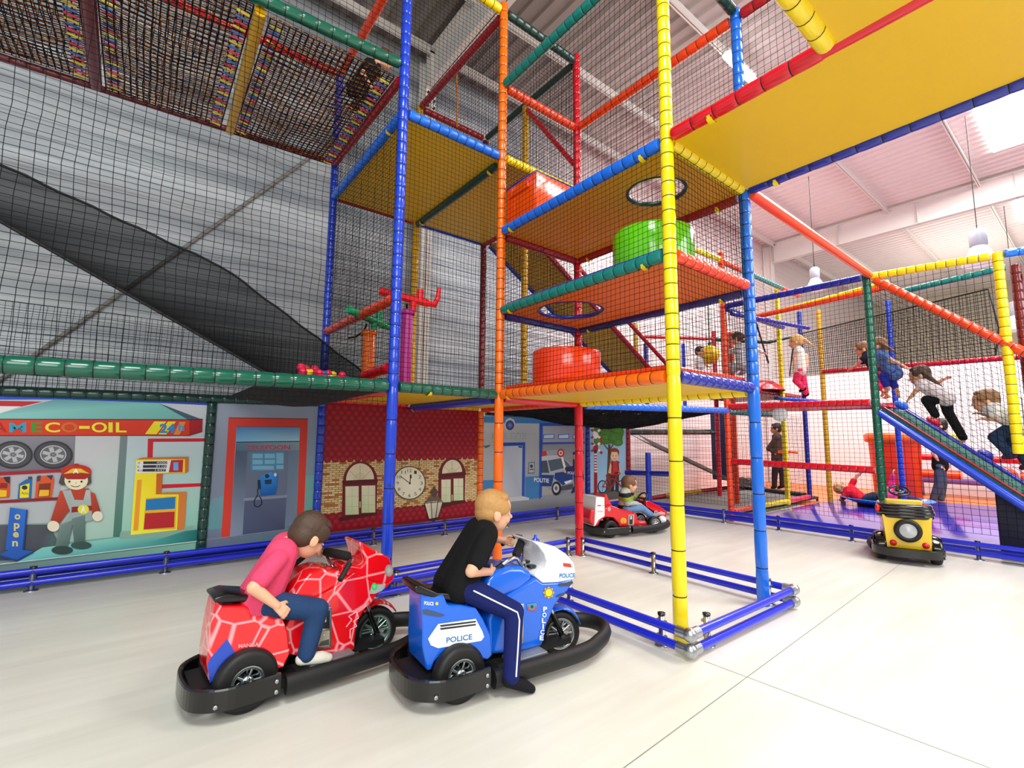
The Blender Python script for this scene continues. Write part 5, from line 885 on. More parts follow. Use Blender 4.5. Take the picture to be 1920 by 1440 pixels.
# ---------------------------------------------------------------- red bike
RB = Ride('ride_on_motorbike', 'red and blue ride-on motorbike with pale line pattern, carrying the boy in pink', 'ride-on motorbike', (-2.527, -1.096), math.radians(3.5)); t = RB.t
f1 = lambda x, y: (320+x/3.272, 920+y/3.272)
m = bpy.data.materials.new('bike_red'); m.use_nodes = True; nt = m.node_tree; b = nt.nodes['Principled BSDF']; tc = nt.nodes.new('ShaderNodeTexCoord')
vo = nt.nodes.new('ShaderNodeTexVoronoi'); vo.feature = 'DISTANCE_TO_EDGE'; vo.inputs['Scale'].default_value = 7.5; nt.links.new(tc.outputs['Object'], vo.inputs['Vector']); cr = nt.nodes.new('ShaderNodeValToRGB')
cr.color_ramp.elements[0].position = .012; cr.color_ramp.elements[0].color = (*lin('#FFA0A8'), 1); cr.color_ramp.elements[1].position = .05; cr.color_ramp.elements[1].color = (*lin('#EC0E1A'), 1); nt.links.new(vo.outputs['Distance'], cr.inputs[0]); nt.links.new(cr.outputs[0], b.inputs['Base Color']); b.inputs['Roughness'].default_value = .16; b.inputs['Coat Weight'].default_value = .6
PR = m
RB.flank('rear_body', [(282, 662), (268, 720), (252, 800), (236, 920), (222, 1060), (235, 1182), (268, 1150), (298, 1090), (350, 1045), (420, 1018), (500, 1022), (560, 1050), (600, 1082), (640, 1105), (695, 1085), (735, 1000), (720, 860), (690, 790), (600, 768), (500, 765), (480, 722), (462, 708), (312, 710)], .185, .1, PR, f1, .03, 'red tail body with wheel arches', b=-.25)
RB.flank('front_body', [(700, 1000), (690, 860), (745, 770), (800, 690), (870, 668), (1000, 600), (1092, 530), (1130, 500), (1240, 560), (1330, 570), (1372, 540), (1330, 592), (1288, 622), (1250, 658), (1232, 692), (1195, 722), (1150, 800), (1132, 890), (1128, 975), (985, 1005), (880, 1012), (760, 1012)], .16, .04, PR, f1, .022, 'red front body')
RB.flank('fuel_tank', [(755, 640), (795, 575), (850, 510), (925, 482), (1010, 485), (1078, 515), (1092, 540), (1000, 602), (880, 672), (800, 690), (750, 700)], .2, .13, PR, f1, .05, 'rounded red tank')
RB.flank('windshield_fairing', [(1156, 316), (1182, 320), (1222, 348), (1300, 388), (1346, 412), (1368, 490), (1376, 535), (1332, 574), (1240, 562), (1130, 505), (1085, 530), (1070, 470), (1110, 458), (1170, 468), (1195, 440), (1180, 380)], .165, .06, PR, f1, .03, 'pointed red screen fairing')
A = RB.art(.185, .1, f1, b=-.25); A.poly([(345, 908), (412, 1025), (350, 1048), (300, 1092), (268, 1152), (238, 1180), (224, 1062), (240, 1030)], '#1A46B8')
A.mb.build('panel_print', DECAL, t, 'blue painted corner panel')
A = RB.art(.185, .1, f1, b=-.25); A.text('MANGA', 415, 965, 540, 940, '#F4A8B4', .01, dy=-12); A.mb.build('lettering', DECAL, t, 'pale pink lettering')
A = RB.art(.16, .04, f1); A.poly([(1216, 632), (1232, 576), (1318, 572), (1296, 612), (1250, 632)], '#A9BDB4'); A.ell(1247, 587, 18, 22, '#28C468', core='#7AF0A0'); A.mb.build('headlamp', DECAL, t, 'silver headlamp patch with a green light'); A = RB.art(.16, .04, f1); A.text('Money', 900, 712, 982, 684, '#4A90C8', .03, dy=-4); A.mb.build('lettering', DECAL, t, 'small blue lettering'); A = RB.art(.16, .04, f1); A.line([(1075, 835), (1110, 790), (1090, 770), (1140, 740), (1150, 780), (1120, 800), (1140, 830), (1100, 850), (1098, 905)], 6, '#FFC0C8'); A.mb.build('scribble_print', DECAL, t, 'pale pink scribbled emblem')
A = RB.art(.165, .06, f1); A.ell(1338, 490, 26, 38, '#8E8A88', core='#C4C0BE'); A.mb.build('lamp', DECAL, t, 'grey round lamp')
coin_box(RB, f1, (893, 722, 985, 975), .16, .04)
mb = MB(); mb.prism([(-.16, .56), (-.15, .535), (.06, .50), (.08, .44), (.14, .425), (.24, .44), (.26, .46), (.14, .47), (.1, .50), (.06, .53), (-.1, .57)], -.105, .105, lambda u, v, h: V((u, h, v))); mb.build('seat', mat('seat_black', '#0C0B0D', .3), t, 'black seat', bevel=.012)
bumper_ring(t, -.245, .14, 1.14, .26, .075, .175)
for s in (-1, 1): wheel(t, (0, s*.175, .15), .15, .09, 0, '#AEB6BA', 5, .5)
wheel(t, (.775, 0, .15), .145, .075, -.1, '#B4D0C8', 10, .7); fork(t, (.775, 0, .15), (.69, 0, .36), -.1, .058)
mb = MB(); rs = []
for i in range(8):
    a = math.radians(35+i*13); rs.append([V((.775, 0, .15))+V((math.cos(a)*(.17+.01*math.cos(PI*j/6)), .05*math.cos(PI*j/6), math.sin(a)*(.17+.016*math.sin(PI*j/6)))) for j in range(7)])
mb.add([p for r in rs for p in r], [(i*7+j, i*7+j+1, (i+1)*7+j+1, (i+1)*7+j) for i in range(7) for j in range(6)]); o = mb.build('front_mudguard', PR, t, 'red front mudguard'); o.modifiers.new('s', 'SOLIDIFY').thickness = .008
bars(t, (.50, 0, .665), .3, .34, .12, 0)
mb = MB(); mb.lathe([(.035, 0), (.033, .01), (.014, .014), (.012, .026), (.001, .028)], (.44, 0, .585), 16); mb.build('tank_cap', CHROME, t)
for s in (-1, 1): mb = MB(); mb.box((.3, min(s*.12, s*.23), .13), (.55, max(s*.12, s*.23), .15)); mb.build('foot_plate', mat('grey_plate', '#8A9096', .4, .5), t, 'grey foot plate', bevel=.005)
# ---------------------------------------------------------------- red go-kart
f3 = lambda x, y: (1060+x/8, 860+y/8)
KR = Ride('ride_on_kart', 'small red and white ride-on racing kart beyond the open tower bay', 'ride-on kart', (2.42, .62), math.radians(-14)); t = KR.t
KRED = mat('kart_red', '#E00E1C', .18, 0, .5)
KR.flank('body_shell', [(365, 900), (380, 770), (470, 760), (600, 740), (700, 700), (820, 750), (1000, 790), (1080, 840), (1090, 930), (1220, 935), (1240, 1010), (820, 1020), (790, 960), (720, 890), (620, 880), (540, 920), (490, 1010), (440, 1015), (380, 960)], .2, 0, KRED, f3, .02, 'red kart body')
KR.flank('nose', [(1205, 640), (1250, 630), (1400, 700), (1530, 790), (1520, 880), (1440, 880), (1350, 800), (1215, 720)], .1, 0, KRED, f3, .015, 'red nose')
KR.flank('seat_back', [(590, 545), (625, 535), (660, 620), (720, 720), (600, 760)], .12, 0, KRED, f3, .015, 'red seat back')
KR.flank('engine_cowl', [(460, 575), (590, 580), (592, 850), (580, 870), (500, 920), (445, 1015), (435, 1015)], .21, 0, WHITEPL, f3, .015, 'white rear cowl'); 
A = KR.art(.2, 0, f3); A.poly([(825, 940), (828, 905), (850, 885), (885, 885), (910, 905), (915, 940), (900, 968), (840, 970)], '#F2B418'); A.line([(868, 965), (868, 895)], 6, '#D8641C'); A.line([(868, 965), (840, 905)], 5, '#D8641C'); A.line([(868, 965), (896, 905)], 5, '#D8641C'); A.mb.build('badge', DECAL, t, 'yellow scallop badge'); A = KR.art(.2, 0, f3); A.poly([(940, 1000), (945, 840), (1030, 835), (1025, 995)], '#B4B0A8'); A.poly([(955, 985), (960, 855), (1010, 850), (1005, 980)], '#101012'); A.poly([(970, 910), (972, 860), (996, 858), (994, 908)], '#D8DCDC'); A.mb.build('coin_panel', DECAL, t, 'grey coin panel with a black slot'); A = KR.art(.2, 0, f3); A.ell(655, 755, 28, 36, '#C87878', core='#E0B0B0'); A.mb.build('sticker', DECAL, t, 'pale round sticker'); A = KR.art(.2, 0, f3); A.line([(1105, 960), (1190, 960)], 8, '#F4C0C0'); A.line([(1105, 1000), (1195, 1000)], 6, '#F4E0E0'); A.mb.build('lettering', DECAL, t, 'pale lettering lines')
A = KR.art(.21, 0, f3); A.line([(480, 705), (530, 702)], 12, '#3A4A4A'); A.line([(545, 712), (580, 700)], 6, '#28C468'); A.text('ACTREV', 480, 800, 565, 782, '#D05060'); A.mb.build('lettering', DECAL, t)
A = KR.art(.1, 0, f3); A.text('Colin', 1330, 830, 1490, 780, '#F8F0F0', .01, dy=10); A.mb.build('lettering', DECAL, t, 'white script on the nose')
hr = KR.S(*f3(665, 1100), .2); hf = KR.S(*f3(1330, 960), .17)
for s in (-1, 1):
    wheel(t, (hr.x, s*.2, .12), .12, .1, 0, '#3A3A3E', 8, .5); mb = MB(); fx = hf.x; wheel(t, (fx, s*.17, .13), .115, .08, 0, '#DADCDE', 16, .7)
mb = MB(); mb.ell((fx+.19, -.13, .17), (.07, .05, .065)); mb.build('front_wing', WHITEPL, t, 'white front wing'); mb = MB(); mb.ell((fx+.19, .13, .17), (.07, .05, .065)); mb.build('front_wing', WHITEPL, t, 'white front wing')
bumper_ring(t, hr.x-.24, hr.x+.3, fx+.35, .28, .06, .15)
st = KR.S(*f3(1150, 590), .0); mb = MB(); Ms = Matrix.Rotation(-1.0, 3, 'Y'); mb.tube([st+Ms @ V((.09*math.cos(2*PI*i/20), .09*math.sin(2*PI*i/20), 0)) for i in range(20)], .012, 8, closed=True); mb.tube([st, st+V((.18, 0, -.12))], .012, 8); mb.tube([st+Ms @ V((0, -.09, 0)), st+Ms @ V((0, .09, 0))], .01, 8); mb.build('steering_wheel', BLKPL, t, 'black steering wheel')
# ---------------------------------------------------------------- yellow and black car seen from behind
YC = thing('ride_on_car', 'yellow and black ride-on car with a spare wheel on its back, driven by nobody', 'ride-on car', (4.0, -2.5, 0), math.radians(20)); t = YC
YL = mat('car_yellow', '#F6CE06', .2, 0, .5)
mb = MB(); mb.rings([[V((x, y*w, z)) for y, z in ((-.2, .17), (-.205, .3), (-.215, .47), (-.225, .53), (.225, .53), (.215, .47), (.205, .3), (.2, .17))] for x, w in ((-.03, 1.0), (.0, 1.02), (.5, .95), (.8, .7))], 0, True, False, None, False); mb.build('body_tub', YL, t, 'yellow car body', bevel=.02)
mb = MB()
for i in range(4):
    z = .525+i*.036; w = .25-.01*abs(i-1); mb.tube([(.35, w-.02, z), (.08, w, z), (.0, w-.03, z), (-.03, w-.09, z), (-.03, -w+.09, z), (.0, -w+.03, z), (.08, -w, z), (.35, -w+.02, z)], .026, 12)
mb.box((-.01, -.2, .53), (.2, .2, .66)); mb.build('folded_roof', mat('gloss_black', '#08080A', .12, 0, .6), t, 'glossy black folded roof')
mb = MB(); mb.box((.12, -.17, .5), (.2, .17, .70)); mb.build('seat_back', YL, t, 'yellow seat back', bevel=.015)
p = V((-.045, 0, .37)); Mx = Matrix.Rotation(PI/2, 3, 'Y'); mb = MB(); mb.lathe([(.08, .02), (.1, .035), (.125, .02), (.13, -.0), (.125, -.03)], p, 36, M=Matrix.Rotation(-PI/2, 3, 'Y')); o = mb.build('spare_wheel', RUBBER, t, 'black spare wheel'); mb = MB(); mb.lathe([(.001, .028), (.02, .03), (.03, .02), (.078, .022), (.084, .016), (.084, 0)], p, 32, M=Matrix.Rotation(-PI/2, 3, 'Y')); mb.build('hub_cap', mat('hub_grey', '#C6CCD2', .35, .3), o, 'pale grey hub cap')
for y in (.14, -.15):
    mb = MB(); mb.lathe([(.034, 0), (.032, .008), (.001, .01)], (-.035, y, .22), 20, M=Matrix.Rotation(-PI/2, 3, 'Y')); mb.build('tail_light', mat('tail_red', '#E01818', .2, coat=.4), t, 'round red tail light')
for y in (-1, 1):
    mb = MB(); rs = []
    for i in range(9):
        a = PI*i/8; rs.append([V((.14+.19*math.cos(a)*(1+.0*j), y*(.2+.1*j/4), .14+(.19*math.sin(a))*(1-.03*j*j/4))) for j in range(5)])
    mb.add([p for r in rs for p in r], [(i*5+j, i*5+j+1, (i+1)*5+j+1, (i+1)*5+j) for i in range(8) for j in range(4)]); o = mb.build('rear_wing', mat('gloss_black', '#08080A', .12), t, 'glossy black wheel arch'); o.modifiers.new('s', 'SOLIDIFY').thickness = .015
    wheel(t, (.12, y*.25, .11), .11, .1, 0, '#3A3A3E', 8, .5); wheel(t, (.72, y*.22, .11), .11, .09, 0, '#3A3A3E', 8, .5)
bumper_ring(t, -.13, .3, 1.0, .31, .085, .18)
mb = MB(); c = V((.38, .0, .78)); Ms = Matrix.Rotation(-.5, 3, 'Y'); mb.tube([c+Ms @ V((.1*math.cos(2*PI*i/24), .1*math.sin(2*PI*i/24), 0)) for i in range(24)], .013, 8, closed=True); mb.lathe([(.05, 0), (.045, .015), (.001, .02)], c, 20, M=Ms); mb.tube([c, c+V((.12, 0, -.3))], .018, 8)
for i in range(3): a = i*2.09; mb.tube([c, c+Ms @ V((.1*math.cos(a), .1*math.sin(a), 0))], .01, 8)
mb.build('steering_wheel', BLKPL, t, 'black steering wheel'); mb = MB(); mb.lathe([(.05, 0), (.05, .01), (.001, .012)], c, 20, M=Ms); mb.build('horn_pad', mat('horn_grey', '#9A9CA0', .4), t)
mb = MB(); mb.ell((.0, .26, .6), (.025, .025, .04)); mb.build('side_lamp', mat('tail_red', '#E01818', .2), t, 'red side lamp')
# ================================================================= people
def cap(mb, p0, p1, r0, r1, n=14):
    p0, p1 = V(p0), V(p1); d = p1-p0; L = d.length
    if L < 1e-5: mb.ell(p0, r0, 0, n, 8); return
    t = d/L; a = V((0, 0, 1)) if abs(t.z) < .9 else V((1, 0, 0)); a = (a-t*a.dot(t)).normalized(); b = t.cross(a); rs = []
    def ring(c, r): return [c+(a*math.cos(2*PI*j/n)+b*math.sin(2*PI*j/n))*r for j in range(n)]
    for i in range(5): q = PI/2*(1-i/5); rs.append(ring(p0-t*r0*math.sin(q), max(r0*math.cos(q), 1e-4)))
    for i in range(5): rs.append(ring(p0+d*i/4, r0+(r1-r0)*i/4))
    for i in range(1, 6): q = PI/2*i/5; rs.append(ring(p1+t*r1*math.sin(q), max(r1*math.cos(q), 1e-4)))
    mb.rings(rs, 0)
def flesh(name, mb, voxel, m, parent, smooth=4, label=None):
    me = bpy.data.meshes.new('tmp'); me.from_pydata(mb.v, [], mb.f); ob = bpy.data.objects.new('tmp', me); C.objects.link(ob)
    bm = bmesh.new(); bm.from_mesh(me); bmesh.ops.recalc_face_normals(bm, faces=bm.faces[:]); bm.to_mesh(me); bm.free()
    r = ob.modifiers.new('r', 'REMESH'); r.mode = 'VOXEL'; r.voxel_size = voxel; s = ob.modifiers.new('s', 'SMOOTH'); s.factor = .5; s.iterations = smooth
    dg = bpy.context.evaluated_depsgraph_get(); out = bpy.data.meshes.new_from_object(ob.evaluated_get(dg)); bpy.data.objects.remove(ob); bpy.data.meshes.remove(me)
    out.name = name; out.materials.clear(); out.materials.append(m)
    for p in out.polygons: p.use_smooth = True
    o = bpy.data.objects.new(name, out); C.objects.link(o); o.parent = parent
    if label: o['label'] = label
    return o
def hand(mb, w, d, n, s=1., curl=.6, side=1, spread=.12):
    # w wrist, d pointing along the hand, n palm normal (fingers curl towards it), side = thumb side sign
    w, d, n = V(w), V(d).normalized(), V(n); n = (n-d*n.dot(d)).normalized(); b = d.cross(n)*side
    for k in range(4): q = (k-1.5); cap(mb, w+d*.006*s+b*q*.009*s, w+d*.052*s+b*q*.0145*s, .0125*s, .0105*s, 10)
    for k, L in enumerate((.9, 1., .95, .78)):
        q = k-1.5; p = w+d*.054*s-b*q*.0155*s; a = .25*curl
        for j, l in enumerate((.026, .019, .015)):
            v = (d*math.cos(a)+n*math.sin(a)-b*q*spread*.5*(1-curl)).normalized(); p2 = p+v*l*L*s; cap(mb, p, p2, (.0083-.0008*j)*s, (.0077-.0008*j)*s, 8); p = p2; a += curl*1.15
    p = w+d*.014*s-b*-.0*s+b*-.024*s; v = (d*.65-b*.75+n*.35*curl).normalized(); p2 = p+v*.027*s; cap(mb, p, p2, .0105*s, .009*s, 8); v2 = (d*.85-b*.15+n*.7*curl).normalized(); cap(mb, p2, p2+v2*.024*s, .009*s, .0072*s, 8)
SK = lambda i=0: mat('skin_%d' % i, ['#E8AE8C', '#E4A684', '#C98A68'][i], .5, noise_amt=.05, noise_scale=18)
def hairmat(c): return mat('hair_'+c, c, .55, noise_amt=.22, noise_scale=70, bump=.35, bump_scale=150)
def cloth(c, kind=''):
    return mat('cloth_%s%s' % (c, kind), c, .85, spec=.25, noise_amt=.12 if not kind else .35, noise_scale=26 if not kind else 9, bump=.25, bump_scale=60)
class Person:
    """joints: dict of points (any frame); l/r pairs are lists"""
    def __init__(s, label, base, J, face, up=(0, 0, 1), size=1., skin=0, hair='#6A4A30', hairstyle='short', top='#222222', sleeve=.5, bottom='#24305A', leg=1., shoe=None, sock=None, vox=.011, parentrot=0., local=False, curl=(.6, .6), belly=1., toplabel=None, botlabel=None, hs=1.17, hands=True, stripes=None, bottomkind='', topkind='', palms=None, thumb=(1, -1)):
        t = thing('person', label, 'person', base, parentrot); s.t = t
        L = (lambda p: V(p)) if local else (lambda p: V(p)-V(base)); k = size
        J = {a: ([L(q) for q in b] if isinstance(b, list) else L(b)) for a, b in J.items()}; s.J = J
        kh = k*hs; hip, neck, head = J['hip'], J['neck'], J['head']; sh, el, wr, hp, kn, an, to = (J[x] for x in ('sh', 'el', 'wr', 'hp', 'kn', 'an', 'toe'))
        f = V(face).normalized(); u = V(up); u = (u-f*u.dot(f)).normalized(); lf = u.cross(f); B = Matrix((f, lf, u)).transposed()
        E = lambda mb, c, r, n=18: mb.ell(c, tuple(x*kh for x in r), 0, n, 12, M=B)
        mb = MB(); hc = lambda a, b, c: head+(f*a+lf*b+u*c)*kh
        E(mb, hc(-.012, 0, .022), (.092, .076, .088)); E(mb, hc(.022, 0, -.035), (.066, .06, .068)); E(mb, hc(.04, 0, -.075), (.034, .032, .026)); E(mb, hc(.055, 0, .03), (.038, .05, .045)); E(mb, hc(.099, 0, -.024), (.016, .013, .013), 10); E(mb, hc(.088, 0, -.006), (.012, .009, .024), 10); E(mb, hc(.082, 0, -.052), (.011, .02, .010), 10)
        for q in (-1, 1): E(mb, hc(.055, q*.032, -.034), (.03, .026, .026), 10); E(mb, hc(-.012, q*.077, -.016), (.022, .009, .03), 10); E(mb, hc(-.002, q*.08, -.018), (.007, .011, .022), 8)
        cap(mb, head+(-f*.028-u*.05)*kh, neck, .038*k, .043*k)
        ms = (sh[0]+sh[1])/2; sp = hip
        for q in (0, 1):
            cap(mb, neck-(neck-ms)*.2, sh[q], .036*k, .036*k); cap(mb, ms+(sh[q]-ms)*.45, sp+(hp[q]-sp)*.6, .072*k, .078*k*belly)
            cap(mb, sh[q], el[q], .04*k, .033*k); cap(mb, el[q], wr[q], .033*k, .021*k)
            cap(mb, hp[q], kn[q], .062*k, .042*k); cap(mb, kn[q], kn[q]+(an[q]-kn[q])*.35, .042*k, .041*k); cap(mb, kn[q]+(an[q]-kn[q])*.35, an[q], .041*k, .026*k)
            d = (wr[q]-el[q]).normalized(); pn = V(palms[q]) if palms else V((0, 0, -1))+lf*(.3 if q else -.3)
            if abs(pn.normalized().dot(d)) > .95: pn = pn+f
            if hands: hand(mb, wr[q], d, pn, k*.95, curl[q], thumb[q])
            fd = (to[q]-an[q]); heel = an[q]-fd.normalized()*.02*k+V((0, 0, -.018*k)); cap(mb, heel, to[q]-fd*.3, .027*k, .027*k); cap(mb, to[q]-fd*.3, to[q], .027*k, .019*k)
        s.body = flesh('body', mb, vox*.6 if vox < .009 else vox, SK(skin), t, 3)
        # eyes, brows and mouth
        for q in (-1, 1):
            mb = MB(); mb.ell(hc(.0775, q*.031, -.006), tuple(x*kh for x in (.007, .0115, .0055)), 0, 12, 8, M=B); o = mb.build('eye', mat('eye_white', '#DCD4CC', .3), t); mb = MB(); mb.ell(hc(.0815, q*.0315, -.006), tuple(x*kh for x in (.0042, .0052, .005)), 0, 10, 6, M=B); mb.build('iris', mat('eye_dark', '#2A221E', .25), o)
            mb = MB(); mb.tube([hc(.0845, q*.018, .012), hc(.083, q*.033, .017), hc(.073, q*.048, .012)], .003*k, 6); mb.build('eyebrow', hairmat(hair), t)
        mb = MB(); mb.ell(hc(.0895, 0, -.055), tuple(x*kh for x in (.006, .019, .0045)), 0, 12, 6, M=B); mb.build('mouth', mat('lips', '#B8605A', .5), t)
        # hair
        mb = MB()
        E(mb, hc(-.022, 0, .034), (.09, .083, .086)); E(mb, hc(-.042, 0, -.005), (.064, .078, .07)); E(mb, hc(.03, 0, .08), (.046, .058, .03))
        for q in (-1, 1): E(mb, hc(.01, q*.07, .03), (.05, .017, .045), 12)
        if hairstyle == 'ponytail':
            p = hc(-.1, 0, .03); 
            for a, b, r in ((0, .03, .03), (.03, .07, .034), (.07, .13, .026), (.13, .19, .012)): cap(mb, p+(-f*a*.8-u*a)*k, p+(-f*b*.8-u*b)*k, r*k, r*.9*k)
        if hairstyle == 'pigtails':
            for q in (-1, 1):
                p = hc(-.05, q*.07, .02)
                for a, b, r in ((0, .05, .022), (.05, .12, .024), (.12, .18, .012)): cap(mb, p+(-f*a*.7-u*a+lf*q*a*.3)*k, p+(-f*b*.7-u*b+lf*q*b*.3)*k, r*k, r*.9*k)
        if hairstyle == 'long':
            for q in (-1, -.4, .4, 1):
                p = hc(-.05, q*.06, .0); cap(mb, p, p+(-f*.07-u*.14)*k, .036*k, .03*k); cap(mb, p+(-f*.07-u*.14)*k, p+(-f*.12-u*.21)*k, .03*k, .012*k)
        s.hair = flesh('hair', mb, max(vox*.8, .0055), hairmat(hair), t, 2)
        # clothes
        g = .012*k; mb = MB(); ups = (neck-hip).normalized()
        for q in (0, 1):
            cap(mb, ms+(sh[q]-ms)*.45, sp+(hp[q]-sp)*.7-ups*.012*k, .076*k+g*1.2, .084*k*belly+g*1.5); cap(mb, neck-(neck-ms)*.55-ups*.012*k, sh[q], .038*k+g*.4, .037*k+g)
            if sleeve > 0:
                a, b = sh[q], sh[q]+(el[q]-sh[q])*min(1, sleeve/.5*.72 if sleeve <= .5 else 1); d = (b-a); n = 16; cap(mb, a, b, .041*k+g, .039*k+g*1.2)
                if sleeve > .6: cap(mb, el[q], el[q]+(wr[q]-el[q])*.88, .03*k+g, .023*k+g)
        tm = cloth(top, topkind) if not stripes else stripes
        s.top = flesh('shirt', mb, vox, tm, t, 3, toplabel)
        mb = MB()
        for q in (0, 1):
            cap(mb, sp+(hp[q]-sp)*.6+ups*.01*k, hp[q], .08*k*belly+g*.3, .07*k+g); cap(mb, hp[q], kn[q], .064*k+g, .046*k+g)
            e2 = kn[q]+(an[q]-kn[q])*(leg*.96); cap(mb, kn[q], e2, .045*k+g, .034*k+g*1.1)
        s.pants = flesh('trousers', mb, vox, cloth(bottom, bottomkind), t, 3, botlabel)
        if shoe or sock:
            for q in (0, 1):
                mb = MB(); fd = to[q]-an[q]; heel = an[q]-fd.normalized()*.024*k+V((0, 0, -.02*k)); cap(mb, heel, to[q]-fd*.3, .031*k, .032*k); cap(mb, to[q]-fd*.3, to[q], .032*k, .024*k); cap(mb, an[q]+(kn[q]-an[q])*.12, an[q], .032*k, .032*k)
                flesh('shoe' if shoe else 'sock', mb, min(vox, .008), cloth(shoe or sock), t, 3)
# ---------------------------------------------------------------- the two riders (in the bikes' own frames)
def W(R, p): return R.o+R.R @ V(p)
B = lambda *p: W(BB, p)
J = dict(hip=B(.03, 0, .575), neck=B(.235, -.0, .86), head=B(.31, -.0, .935), sh=[B(.19, -.125, .815), B(.25, .12, .815)], el=[B(.05, -.2, .66), B(.375, .235, .735)], wr=[B(.225, -.105, .612), B(.515, .215, .70)],
         hp=[B(.07, -.085, .545), B(.07, .085, .545)], kn=[B(.31, -.235, .415), B(.34, .2, .45)], an=[B(.25, -.3, .1), B(.36, .23, .19)], toe=[B(.375, -.315, .025), B(.47, .23, .165)])
rd = Person('fair-haired boy in a black T-shirt and dark blue trousers riding the blue motorbike', BB.o, J, BB.R @ V((1, -.12, -.1)), size=.97, hair='#B98A50', top='#0C0C0F', sleeve=.5, bottom='#141E5C', sock='#121218', vox=.0075, curl=(1.35, 1.35), palms=[BB.R @ V((.3, 1, -.2)), BB.R @ V((.2, -1, -.2))], thumb=(-1, 1), toplabel='plain black T-shirt', botlabel='dark blue tracksuit trousers')
out = BB.R @ V((0, -1, .12)); mb = MB(); a, b, c = rd.J['hp'][0], rd.J['kn'][0], rd.J['an'][0]; fw = BB.R @ V((-.3, 0, .3))
pts = [a+out*.079+(b-a)*.05, a+(b-a)*.3+out*.076, a+(b-a)*.65+out*.068, b+out*.058-(b-a)*.05, b+(c-b)*.1+out*.056, b+(c-b)*.5+out*.053, b+(c-b)*.93+out*.047]
mb.tube(pts, .0045, 8); mb.build('piping', mat('white_piping', '#E8E8EC', .6), rd.pants, 'white piping down the leg')
R_ = lambda *p: W(RB, p)
J = dict(hip=R_(.05, 0, .50), neck=R_(.215, -.0, .765), head=R_(.325, -.03, .80), sh=[R_(.135, -.125, .715), R_(.255, .115, .74)], el=[R_(.0, -.20, .605), R_(.36, .16, .70)], wr=[R_(.115, -.215, .495), R_(.345, .12, .705)],
         hp=[R_(.09, -.085, .475), R_(.09, .085, .475)], kn=[R_(.33, -.215, .43), R_(.35, .2, .43)], an=[R_(.275, -.225, .205), R_(.36, .22, .2)], toe=[R_(.395, -.235, .165), R_(.47, .22, .165)])
J['wr'][1] = R_(.395, .165, .672); J['el'][1] = R_(.30, .265, .685)
Person('brown-haired boy in a pink T-shirt and jeans leaning forward on the red motorbike', RB.o, J, RB.R @ V((.75, .25, -.5)), up=RB.R @ V((.5, 0, .85)), size=1.0, hair='#4A3526', top='#E0486E', sleeve=.5, bottom='#223E66', sock='#D8D4C8', vox=.0075, curl=(.9, .7), palms=[RB.R @ V((.3, .8, -.6)), RB.R @ V((.3, -.3, -1))], thumb=(-1, 1), toplabel='pink T-shirt', botlabel='blue jeans', bottomkind='j')
# kart driver
K = lambda *p: W(KR, p)
m = bpy.data.materials.new('striped_knit'); m.use_nodes = True; nt = m.node_tree; b = nt.nodes['Principled BSDF']; tc = nt.nodes.new('ShaderNodeTexCoord'); sp = nt.nodes.new('ShaderNodeSeparateXYZ'); nt.links.new(tc.outputs['Object'], sp.inputs[0])
mt = nt.nodes.new('ShaderNodeMath'); mt.operation = 'MULTIPLY'; mt.inputs[1].default_value = 5.6; fr = nt.nodes.new('ShaderNodeMath'); fr.operation = 'FRACT'; cr = nt.nodes.new('ShaderNodeValToRGB'); cr.color_ramp.interpolation = 'CONSTANT'; el = cr.color_ramp.elements; el[0].color = (*lin('#15171C'), 1); el[1].position = .33; el[1].color = (*lin('#B0B4B0'), 1); x = el.new(.66); x.color = (*lin('#93A13C'), 1)
nt.links.new(sp.outputs[2], mt.inputs[0]); nt.links.new(mt.outputs[0], fr.inputs[0]); nt.links.new(fr.outputs[0], cr.inputs[0]); nt.links.new(cr.outputs[0], b.inputs['Base Color']); b.inputs['Roughness'].default_value = .9
kp = lambda px, py, y: KR.S(*f3(px, py), -y)
def kq(px, py, y): return W(KR, kp(px, py, y))
J = dict(hip=kq(880, 720, .0), neck=kq(905, 470, .0), head=kq(960, 390, .0), sh=[kq(870, 520, -.12), kq(960, 520, .12)], el=[kq(935, 660, -.18), kq(1020, 580, .17)], wr=[kq(1090, 675, -.12), kq(1110, 565, .1)], hp=[kq(900, 740, -.08), kq(920, 730, .08)], kn=[kq(1140, 740, -.13), kq(1160, 730, .1)], an=[kq(1290, 850, -.12), kq(1330, 850, .1)], toe=[kq(1400, 830, -.12), kq(1430, 850, .1)])
Person('boy in a striped black, grey and green jumper driving the red kart', KR.o, J, KR.R @ V((1, -.25, -.1)), size=1.0, hair='#7A5638', stripes=m, top='#101010', sleeve=1, bottom='#6A90BC', sock='#9A9EA4', vox=.010, bottomkind='j', curl=(1.1, 1.1))
